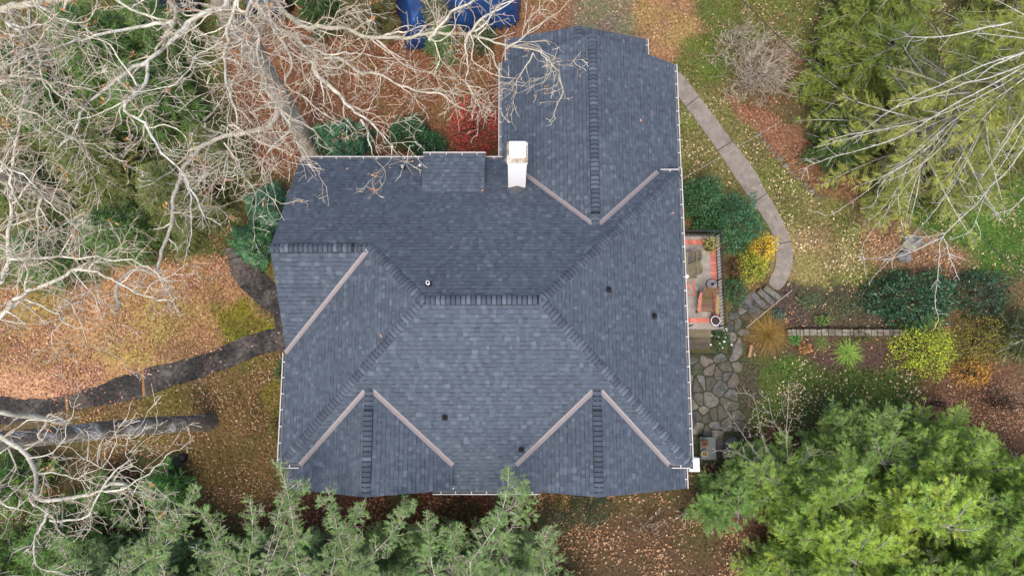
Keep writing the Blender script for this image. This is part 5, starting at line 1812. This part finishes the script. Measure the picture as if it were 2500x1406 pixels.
for i, (u, v, h, r, lab) in enumerate((
        (330, 1400, 4.0, 1.9, "low bushy cedar at the bottom edge right beside the grey boulder"),
        (485, 1400, 4.2, 1.8, "low bushy cedar at the bottom edge below the thin cedar with bare twigs"),
        (650, 1405, 4.2, 1.9, "low bushy cedar at the bottom edge straight below the south-west roof corner"),
        (785, 1400, 4.4, 1.8, "low bushy cedar at the bottom edge filling the gap left of the forking stems"),
        (940, 1395, 4.4, 1.9, "low bushy cedar at the bottom edge filling the gap right of the forking stems"),
        (1085, 1395, 4.4, 1.9, "low bushy cedar at the bottom edge directly below the porch gutter's left end"),
        (1235, 1385, 4.2, 1.8, "low bushy cedar at the bottom edge below the two pointed tips"))):
    conifer((u, v, 0), h, r, (SAGE, ((.15, .27, .09), (.18, .30, .10), (.14, .24, .10)))[i % 2], lab, 190 + i, name="cedar", group=SOUTHG, per=9, whorl=.24, spray=.11, droop=.05, rise=.3, bare=.15, gap=.036, trunk_r=.08, lrel=.42, wid=.2, bias=(radians(90), .9), z0=.3)
# bright evergreens, south-east corner
SEG = "bright evergreens in the south-east corner"
for i, (u, v, h, r, cols, lab, an) in enumerate((
        (1815, 1165, 2.4, 1.5, ((.20, .32, .09), (.23, .36, .09), (.27, .39, .085)), "small soft evergreen leaning over the last flagstones", 100),
        (1765, 1240, 2.2, 1.6, ((.18, .31, .09), (.21, .34, .085), (.20, .36, .075)), "small bluish-green evergreen between the grass clumps and the big mass", 120),
        (2060, 1115, 3.2, 2.1, ((.20, .32, .09), (.23, .36, .09), (.27, .39, .085)), "soft mid-green evergreen forming the upper left edge of the lower-right mass", 110),
        (2215, 1140, 3.4, 2.2, ((.23, .37, .075), (.27, .41, .08), (.32, .45, .08)), "mid-green evergreen at the top middle of the lower-right mass", 100),
        (1935, 1195, 3.8, 2.0, ((.23, .37, .075), (.27, .41, .08), (.32, .45, .08)), "green evergreen just right of the leafless sapling", 115),
        (2335, 1215, 4.4, 2.2, LIME, "lime-plumed evergreen below the small pinkish-brown shrub", 75),
        (2440, 1265, 4.6, 2.2, ((.23, .37, .075), (.27, .41, .08), (.32, .45, .08)), "light green evergreen at the right edge below the large pinkish-brown shrub", 95),
        (1950, 1310, 4.6, 2.1, LIME, "yellow-green plumed evergreen above the lower middle of the leaf litter's right edge", 110),
        (2120, 1230, 5.0, 2.3, LIME, "lime-tipped evergreen in the middle of the lower-right mass", 100),
        (2290, 1270, 5.4, 2.4, ((.23, .37, .075), (.27, .41, .08), (.32, .45, .08)), "green evergreen in the right middle of the lower-right mass", 90),
        (2430, 1320, 5.6, 2.4, LIME, "lime evergreen at the right edge near the bottom corner", 100),
        (1905, 1390, 4.0, 1.7, ((.23, .37, .075), (.27, .41, .08), (.32, .45, .08)), "green evergreen at the bottom edge right beside the leaf litter", 110),
        (2050, 1400, 5.4, 2.2, LIME, "bright yellow-green evergreen at the bottom edge of the lower-right mass", 100),
        (2210, 1400, 5.6, 2.3, ((.23, .37, .075), (.27, .41, .08), (.32, .45, .08)), "green evergreen with bare lower twigs at the bottom edge, middle of the lower-right mass", 95),
        (2370, 1440, 6.0, 2.4, LIME, "bright green evergreen at the bottom edge toward the lower-right corner", 105))):
    conifer((u, v, 0), h, r, cols, lab, 200 + i, name="evergreen", group=SEG, per=11, whorl=.24, spray=.135, droop=.05, rise=.30, dead=.05, wid=.19, lrel=.40, gap=.035, bias=(radians(an), 1.0), z0=.3, trunk_r=.1)
# tall hemlocks, north-east corner
conifer((2075, 215, 0), 4.6, 3.3, HEML, "olive green hemlock left of the grey trunk in the upper-right corner", 230, group="hemlocks in the north-east corner", per=7, spray=.17, wid=.22, droop=.3, whorl=.26)
conifer((2110, 70, 0), 4.6, 3.1, HEML, "olive green hemlock at the top edge left of the yellow boughs", 231, group="hemlocks in the north-east corner", per=7, spray=.17, wid=.22, droop=.3, whorl=.26)
conifer((2030, 370, 0), 2.8, 1.8, ((.065, .13, .028), (.08, .14, .03)), "small green hemlock by the leafy bed below the bare shrub", 232, group="hemlocks in the north-east corner", per=7, spray=.15, droop=.3, whorl=.24)
conifer((2160, 395, 0), 13.5, 4.3, GOLD, "great yellow-green hemlock with long grey dead branches reaching in from the right edge", 233, group="hemlocks in the north-east corner", per=5, spray=.19, wid=.2, droop=.3,
        whorl=.46, trunk_r=.30, z0=1.2, dead=.28, bare=.28, gap=.06, power=.6, deadlines=(
            ([(2615, 105), (2500, 130), (2430, 150), (2382, 167), (2311, 201), (2260, 222), (2212, 246), (2150, 285), (2096, 331)], 10, 9, .045, 14),
            ([(2615, 105), (2510, 155), (2420, 190), (2362, 205), (2300, 228), (2212, 256), (2178, 270), (2140, 295)], 9.8, 9.2, .045, 12),
            ([(2610, 108), (2460, 180), (2330, 250), (2260, 290), (2191, 328), (2110, 358), (2031, 379), (1985, 395), (1963, 406), (1950, 436)], 9, 8.6, .055, 30),
            ([(2610, 108), (2440, 215), (2290, 285), (2168, 318), (2055, 348), (1983, 366)], 9, 8.7, .035, 12),
            ([(2470, 55), (2396, 68), (2304, 89), (2250, 94), (2212, 92)], 11, 10.4, .05, 10),
            ([(2500, 95), (2440, 90), (2380, 84)], 11, 10.8, .03, 4),
            ([(2520, 120), (2470, 140), (2420, 165), (2380, 200)], 11.2, 10.6, .06, 6),
            ([(2610, 110), (2540, 280), (2470, 400), (2410, 460), (2380, 500), (2304, 576), (2295, 620), (2290, 665), (2284, 720), (2284, 750), (2290, 774), (2277, 801)], 9, 7.6, .05, 34),
            ([(2304, 576), (2250, 600), (2195, 622), (2150, 632)], 8.4, 8, .03, 12),
            ([(2306, 570), (2260, 578), (2215, 575)], 8.4, 8.2, .025, 6),
            ([(2600, 115), (2480, 330), (2400, 470), (2370, 545), (2352, 565), (2310, 580)], 8.8, 8.4, .03, 6),
            ([(2310, 590), (2325, 640), (2342, 680)], 8.3, 7.8, .025, 10),
            ([(2440, 240), (2310, 470), (2195, 600), (2165, 630), (2120, 675), (2112, 695)], 7, 6.6, .025, 16),
            ([(2440, 240), (2290, 500), (2175, 615), (2120, 635), (2075, 630)], 7, 6.8, .02, 8),
            ([(2330, 300), (2180, 500), (2113, 590), (2114, 640), (2115, 672)], 7, 6.8, .016, 6),
            ([(2480, 190), (2290, 330), (2160, 440), (2145, 480), (2135, 500), (2105, 508)], 7.6, 7.2, .03, 6),
            ([(2330, 280), (2150, 430), (2030, 515), (1990, 510), (1965, 506)], 6, 5.8, .02, 4),
            ([(2530, 250), (2470, 320), (2430, 380), (2390, 440)], 10, 9.2, .04, 8),
            ([(2500, 480), (2470, 510), (2420, 525)], 9.5, 9, .03, 8)))
conifer((2440, 60, 0), 7.5, 2.6, GOLD, "yellow-tipped hemlock boughs in the top right corner", 234, group="hemlocks in the north-east corner", per=6, spray=.18, wid=.2, droop=.3, whorl=.35, dead=.12)
conifer((2440, 350, 0), 6.5, 2.6, ((.16, .20, .045), (.20, .24, .05), (.24, .25, .07)), "grey-twigged yellow-green hemlock below the long dead branches at the right edge", 235, group="hemlocks in the north-east corner", per=6, spray=.18, wid=.2, droop=.3, whorl=.33, dead=.2, bare=.1)
conifer((2275, 480, 0), 3.0, 1.3, GOLD, "small yellow-green hemlock above the forked dead branch", 236, group="hemlocks in the north-east corner", per=6, spray=.16, wid=.22, droop=.3, whorl=.26, bare=.1)
conifer((2450, 830, 0), 3.2, 1.3, ((.10, .125, .035), (.085, .12, .04), (.12, .13, .04)), "dull olive evergreen at the right edge beside the orange shrub", 237, group="hemlocks in the north-east corner", per=6, spray=.14, droop=.25, whorl=.26)


# ------------------------------------------------------------------ shrubs
def bush(px, rx, ry, h, n, leaf, cols, label, seed, rosette=0, m=None, name="shrub", group=None, z0=0.05, wide=.42, stems=10, hollow=.35, lump=.28, flowers=None, cat="shrub"):
    """rx, ry in photo pixels at the ground (63 to the metre). Leaves fill an uneven dome."""
    g = np.random.default_rng(seed)
    b = Z(*px, h * .45) * (1, 1, 0)
    rx, ry = rx / 66, ry / 66
    root = empty(name, b, label, cat, group)
    az = g.uniform(0, 2 * pi, n)
    cz = g.uniform(-.12, 1, n)
    sz = np.sqrt(np.maximum(0, 1 - cz ** 2))
    ph = g.uniform(0, 6, 5)
    lum = 1 + lump * (np.sin(3 * az + ph[0] + 2 * cz) * .4 + np.sin(5 * az + ph[1]) * .3 + np.sin(7 * az - 5 * cz + ph[2]) * .3 + np.sin(9 * cz + 4 * az + ph[3]) * .3)
    rr_ = (hollow + (1 - hollow) * g.random(n) ** .45) * lum
    out = np.stack([np.cos(az) * sz, np.sin(az) * sz, np.maximum(cz, -.1)], -1)
    P = b + np.stack([out[:, 0] * rx * rr_, out[:, 1] * ry * rr_, z0 + np.maximum(0, out[:, 2]) * h * rr_], -1)
    base = np.array(cols)
    # neighbouring leaves share a tone
    ti = (vnoise(P[:, 0], P[:, 1], .35, seed) * .6 + g.random(n) * .4) * len(base) * .999
    c = base[ti.astype(int)] * g.uniform(.5, 1.65, (n, 1))
    bl = Blades()
    if rosette:
        a0 = g.uniform(0, 6, n)
        o2 = norm(out + (0, 0, .9))
        e1 = norm(np.cross(o2, g.normal(size=(n, 3))))
        e2 = np.cross(o2, e1)
        for k in range(rosette):
            a = a0 + 2 * pi * k / rosette + g.normal(0, .15, n)
            d = e1 * np.cos(a)[:, None] + e2 * np.sin(a)[:, None] + o2 * g.uniform(-.25, .35, (n, 1))
            L = leaf * g.uniform(.75, 1.15, n)
            bl.add(P, d, L, L * .26, norm(o2 + g.normal(0, .25, (n, 3))), c * g.uniform(.85, 1.15, (n, 1)), .55, -.06)
    else:
        d = norm(out * .7 + g.normal(0, .6, (n, 3)) + (0, 0, .15))
        L = leaf * g.uniform(.6, 1.25, n)
        bl.add(P, d, L, L * wide * g.uniform(.8, 1.2, n), norm(out + (0, 0, .8) + g.normal(0, .5, (n, 3))), c, .5, .05)
    bl.build("foliage", m or M_gloss, root)
    ts = Tubes()
    for _ in range(stems):
        a, e = g.uniform(0, 6.28), g.uniform(.2, .9)
        tip = b + np.array([cos(a) * rx * e, math.sin(a) * ry * e, z0 + h * math.sqrt(1 - e * e) * .9])
        mid = b + (tip - b) * .5 + np.array([0, 0, .12 * h]) + g.normal(0, .04, 3)
        ts.add([b + g.normal(0, .05, 3) * (1, 1, 0), mid, tip], (.022, .014, .006), 4, (.12, .09, .065))
    ts.build("stems", M_bark_pale, root)
    if flowers:
        fl = Blades()
        k = flowers[0]
        i = g.integers(0, n, k)
        for q in range(5):
            a = q * 1.257 + g.uniform(0, .3, k)
            fl.add(P[i] + out[i] * .03 + (0, 0, .02), np.stack([np.cos(a), np.sin(a), g.uniform(0, .5, k)], -1), np.full(k, .05), np.full(k, .04), np.tile((0, 0, 1.0), (k, 1)) + g.normal(0, .2, (k, 3)), flowers[1])
        fl.build("flowers", M_leaf, root)
    return root


RHO = ((.040, .12, .045), (.042, .13, .05), (.026, .08, .04), (.055, .15, .055))
LAU = ((.034, .105, .036), (.045, .13, .044), (.028, .08, .032), (.065, .16, .045))
bush((835, 338), 85, 52, 1.7, 620, .15, RHO, "dark green rhododendron under the oak limbs along the north wall", 1, 8, name="rhododendron")
bush((1000, 322), 62, 40, 1.6, 3800, .10, LAU, "glossy dark laurel between the rhododendron and the red bush", 2, name="laurel")
bush((1050, 356), 46, 34, 1.2, 2200, .10, LAU, "low glossy laurel right against the dormer gutter", 3, name="laurel")
bush((652, 505), 52, 66, 1.8, 520, .17, RHO, "large-leaved rhododendron against the west gable, nearest the roof edge", 4, 8, name="rhododendron")
bush((618, 590), 56, 58, 1.6, 520, .17, ((.03, .095, .03), (.04, .12, .035), (.025, .075, .028)), "large-leaved rhododendron beside the dark stone steps", 5, 8, name="rhododendron")
bush((1158, 306), 74, 84, 2.2, 3000, .085, ((.56, .05, .05), (.46, .07, .055), (.60, .075, .06), (.34, .12, .07), (.22, .09, .05)), "crimson-leaved bush beside the chimney in the angle of the north wing", 6, m=M_leaf, name="red_bush", hollow=.2, stems=40)
bush((1718, 480), 56, 56, 1.9, 4600, .095, LAU, "tall dark glossy laurel touching the east gutter", 7, name="laurel")
bush((1805, 540), 62, 78, 2.0, 6200, .085, ((.028, .105, .045), (.04, .135, .055), (.03, .09, .04), (.05, .15, .05)), "rounded green laurel inside the bend of the concrete walk", 8, name="laurel")
bush((1735, 545), 46, 26, 1.0, 1600, .09, LAU, "low dark laurel hugging the north end of the terrace railing", 9, name="laurel")
bush((1866, 600), 36, 38, 1.3, 1700, .075, ((.62, .46, .04), (.68, .40, .05), (.46, .44, .04), (.66, .55, .06)), "golden shrub nearest the concrete walk, yellow and orange", 10, m=M_leaf, name="golden_shrub")
bush((1838, 652), 40, 42, 1.2, 1900, .075, ((.32, .38, .04), (.42, .42, .05), (.24, .32, .04), (.48, .36, .06)), "yellow-green shrub below the golden shrub by the stone steps", 11, m=M_leaf, name="shrub")
bush((1796, 655), 26, 28, .8, 700, .065, ((.16, .07, .03), (.10, .05, .03), (.22, .11, .04)), "small reddish-brown shrub between the railing and the yellow shrubs", 12, m=M_leaf, stems=20)
bush((1797, 708), 28, 36, .9, 1100, .08, LAU, "small dark green shrub beside the middle of the terrace railing", 13)
bush((1758, 826), 26, 32, .7, 1000, .075, ((.03, .08, .025), (.04, .10, .03)), "dark green bush dotted with white flowers beside the terrace steps", 14, flowers=(14, (.8, .8, .72)), name="flowering_bush")
bush((1682, 825), 14, 14, .6, 260, .07, ((.10, .16, .03), (.07, .12, .03)), "small light green plant at the house end of the terrace steps", 15, cat="plant", name="plant")
bush((2232, 728), 112, 78, 1.7, 6000, .125, ((.028, .080, .034), (.036, .10, .042), (.022, .062, .028), (.05, .12, .045)), "wide dark laurel beneath the tip of the long dead branch", 16, name="laurel")
bush((2400, 712), 78, 62, 1.6, 2600, .11, ((.016, .045, .024), (.022, .06, .03), (.03, .075, .035)), "darkest laurel between the wide laurel and the right edge", 17, name="laurel")
bush((2262, 848), 82, 74, 1.5, 3600, .085, ((.34, .44, .04), (.24, .35, .04), (.46, .50, .04), (.28, .38, .05), (.56, .52, .05)), "bright yellow-green shrub at the right end of the dry stone wall", 18, m=M_leaf, hollow=.2)
bush((2398, 828), 62, 66, 1.4, 2300, .075, ((.21, .22, .04), (.27, .23, .045), (.17, .18, .045)), "olive-brown shrub right of the bright yellow-green shrub", 19, m=M_leaf, hollow=.2, stems=20)
bush((2378, 908), 56, 36, .9, 1200, .075, ((.60, .32, .04), (.48, .26, .045), (.34, .23, .04)), "orange-leaved low shrub below the olive-brown shrub", 20, m=M_leaf, hollow=.2, stems=20)
bush((2455, 985), 66, 76, 1.7, 1500, .06, ((.52, .27, .18), (.40, .21, .13), (.60, .34, .24)), "pinkish-brown thin shrub at the right edge above the evergreens", 21, m=M_leaf, hollow=.1, stems=60)
bush((2290, 985), 40, 30, .8, 500, .06, ((.50, .27, .18), (.42, .22, .14)), "small pinkish-brown shrub on the leaf litter above the evergreens", 22, m=M_leaf, hollow=.1, stems=30)
for i, (u, v, rx, ry, c, lab) in enumerate(((1975, 735, 36, 26, ((.10, .17, .08), (.12, .20, .08)), "low grey-green perennial in the upper bed behind the handrail"), (2055, 745, 44, 32, ((.09, .15, .06), (.12, .18, .06)), "wider low perennial in the middle of the upper bed"),
                                            (2010, 782, 22, 14, ((.16, .25, .05), (.12, .20, .05)), "small yellow-green perennial just above the dry stone wall"), (1901, 768, 16, 14, ((.10, .17, .14), (.08, .14, .11)), "small blue-green perennial at the top of the golden grass clump"),
                                            (1941, 828, 15, 14, ((.08, .24, .05), (.11, .28, .06)), "small bright green perennial below the left end of the dry stone wall"), (2105, 822, 24, 20, ((.10, .14, .04), (.16, .15, .05)), "straggly green perennial below the middle of the dry stone wall"),
                                            (1965, 850, 18, 14, ((.48, .25, .09), (.38, .20, .08)), "small orange-brown perennial in the lower bed"))):
    bush((u, v), rx, ry, .35, 420, .07, c, lab, 40 + i, m=M_leaf, name="perennial", cat="plant", stems=4, hollow=.1)
bush((1440, 1243), 58, 50, .9, 4200, .05, ((.022, .05, .015), (.03, .065, .02), (.018, .042, .014)), "dark clipped boxwood below the right front gable", 51, name="boxwood")
bush((1352, 1272), 44, 40, .8, 2400, .05, ((.022, .048, .016), (.03, .06, .02)), "dark boxwood left of the clipped boxwood, touching the cedars", 52, name="boxwood")
bush((1366, 1226), 18, 20, .7, 300, .06, ((.24, .19, .03), (.16, .13, .03)), "small yellowing shrub between the boxwoods and the front gable", 53, m=M_leaf)
bush((985, 1226), 40, 22, .8, 900, .07, ((.06, .09, .02), (.08, .11, .025)), "small green shrub under the eave right of the left front gable", 54, m=M_leaf)
bush((1120, 1250), 60, 34, .8, 1200, .07, ((.02, .035, .015), (.03, .045, .016)), "dark shrub in the shade below the porch gutter", 55, m=M_leaf)
bush((686, 905), 12, 30, .7, 260, .09, ((.05, .12, .03), (.07, .15, .035)), "narrow green plant along the west gutter below the path", 56, cat="plant", name="plant")
bush((672, 1035), 18, 44, .6, 420, .06, ((.13, .14, .025), (.16, .17, .03)), "low yellow-olive shrub along the west gutter", 57, m=M_leaf)
bush((425, 1135), 22, 26, .5, 420, .08, ((.02, .055, .03), (.028, .07, .035)), "low dark green plant between the black bag and the juniper", 58)


def strap_clump(px, n, L, cols, label, seed, name="grass_clump", w=.016, spread=1.0, cat="plant", rise=1.2):
    g = np.random.default_rng(seed)
    b = Z(*px)
    root = empty(name, b, label, cat)
    mb_V, mb_C = [], []
    az = g.uniform(0, 2 * pi, n)
    ll = L * g.uniform(.55, 1.1, n)
    el = rise * g.uniform(.45, 1.1, n)
    st_ = b + np.stack([g.normal(0, .06, n), g.normal(0, .06, n), np.zeros(n)], -1)
    ts = Tubes()
    base = np.array(cols)
    bl = Blades()
    p = st_.copy()
    d = np.stack([np.cos(az) * np.cos(el), np.sin(az) * np.cos(el), np.sin(el)], -1)
    c = base[g.integers(0, len(base), n)] * g.uniform(.75, 1.2, (n, 1))
    K = 5
    for k in range(K):
        s = ll / K
        side = norm(np.cross(d, np.tile((0, 0, 1.0), (n, 1)) + 1e-6))
        bl.add(p - d * (s * .12)[:, None], d, s * 1.35, np.full(n, w * (1 - .15 * k)), norm(np.cross(side, d) + g.normal(0, .2, (n, 3))), c, .5)
        p = p + d * s[:, None]
        d = norm(d + np.stack([np.cos(az) * .16 * spread, np.sin(az) * .16 * spread, -np.full(n, .34)], -1) + g.normal(0, .05, (n, 3)))
    bl.build("blades", M_leaf, root)
    return root


strap_clump((1870, 815), 620, 1.15, ((.34, .22, .05), (.42, .27, .07), (.25, .17, .05), (.20, .13, .04)), "golden arching ornamental grass at the left end of the dry stone wall", 1, "ornamental_grass", .013)
strap_clump((2066, 862), 200, .72, ((.18, .38, .06), (.26, .44, .07), (.36, .42, .09)), "bright green daylily clump in the lower bed", 2, "daylily", .028)
strap_clump((2003, 836), 90, .5, ((.14, .22, .06), (.22, .24, .07)), "smaller pale green daylily clump left of the bright daylily", 3, "daylily", .026)
strap_clump((1738, 1190), 260, .6, ((.09, .17, .045), (.13, .22, .06), (.20, .24, .08)), "arching green grass clump below the heat pump", 5, "grass_clump", .016)
strap_clump((1712, 1172), 160, .5, ((.10, .18, .05), (.16, .22, .07)), "smaller green grass clump right beside the south-east gutter end", 6, "grass_clump", .016)
strap_clump((1695, 905), 40, .3, ((.08, .16, .03), (.10, .18, .03)), "tuft of grass growing in a joint between the flagstones", 4, "grass_clump", .014)


def bare_shrub(px, R_, h, n, tone, label, seed, name="bare_shrub", fl=None, group=None):
    g = np.random.default_rng(seed)
    b = Z(*px)
    root = empty(name, b, label, "shrub", group)
    ts, lv = Tubes(), Blades()
    for _ in range(n):
        a = g.uniform(0, 2 * pi)
        e = g.uniform(.25, 1.35)
        d = np.array([cos(a) * math.sin(e), math.sin(a) * math.sin(e), math.cos(e) * h / R_ + .1])
        grow(ts, lv, b + g.normal(0, .08, 3) * (1, 1, 0) + (0, 0, .02), d, R_ * g.uniform(.7, 1.1), .016, 2, g, np.array(tone) * g.uniform(.8, 1.2), .005)
    ts.build("twigs", M_bark_pale, root)
    return root


bare_shrub((1838, 200), 2.0, 1.7, 64, (.30, .235, .185), "large leafless grey-brown shrub right of the north wing", 1)
bare_shrub((1795, 115), 1.4, 1.3, 30, (.27, .24, .16), "smaller leafless greenish shrub above the large leafless shrub", 2)
bare_shrub((1588, 1275), .8, .6, 16, (.13, .075, .05), "small dark leafless shrub on the leaf litter below the right front gable", 3)
bare_shrub((1665, 1250), .7, .6, 12, (.13, .08, .05), "small brown leafless shrub left of the lower-right evergreens", 4)
bare_shrub((255, 1150), .7, .5, 10, (.15, .08, .06), "low reddish leafless shrub left of the black bag", 5)
g_ = np.random.default_rng(77)
sp = empty("bare_sapling", Z(1935, 1180), "slender leafless sapling at the flagstone side of the lower-right evergreens", "tree")
ts, lv = Tubes(), Blades()
for px, z0, z1, r0, cnt in (([(1935, 1190), (1924, 1120), (1920, 1060), (1924, 990), (1925, 930)], 1.5, 5.4, .026, 16), ([(1940, 1195), (1885, 1120), (1860, 1060), (1845, 985), (1830, 960)], 1.5, 4.8, .02, 14),
                            ([(1938, 1150), (1970, 1120), (1985, 1100)], 2.5, 3.6, .014, 6), ([(1925, 1080), (1890, 1030), (1875, 970)], 3, 4.8, .014, 8), ([(1930, 1185), (1870, 1150), (1800, 1105), (1760, 1100)], 2, 3.4, .016, 10), ([(1925, 1185), (1850, 1110), (1800, 1040), (1775, 1005)], 2, 4, .016, 12)):
    P = smooth_line(traced(px, z0, z1), .15)
    ts.add(P, np.linspace(r0 * .45, .005, len(P)), 5, (.36, .34, .28))
    for t in g_.uniform(.2, 1, cnt):
        i = min(int(t * (len(P) - 1)), len(P) - 2)
        dd = norm(P[i + 1] - P[i])
        grow(ts, lv, P[i], dd * .8 + norm(np.cross(dd, g_.normal(0, 1, 3))) * .7, g_.uniform(.3, .8), .0065, 1, g_, (.38, .34, .30), .005)
ts.build("branches", M_bark_pale, sp)
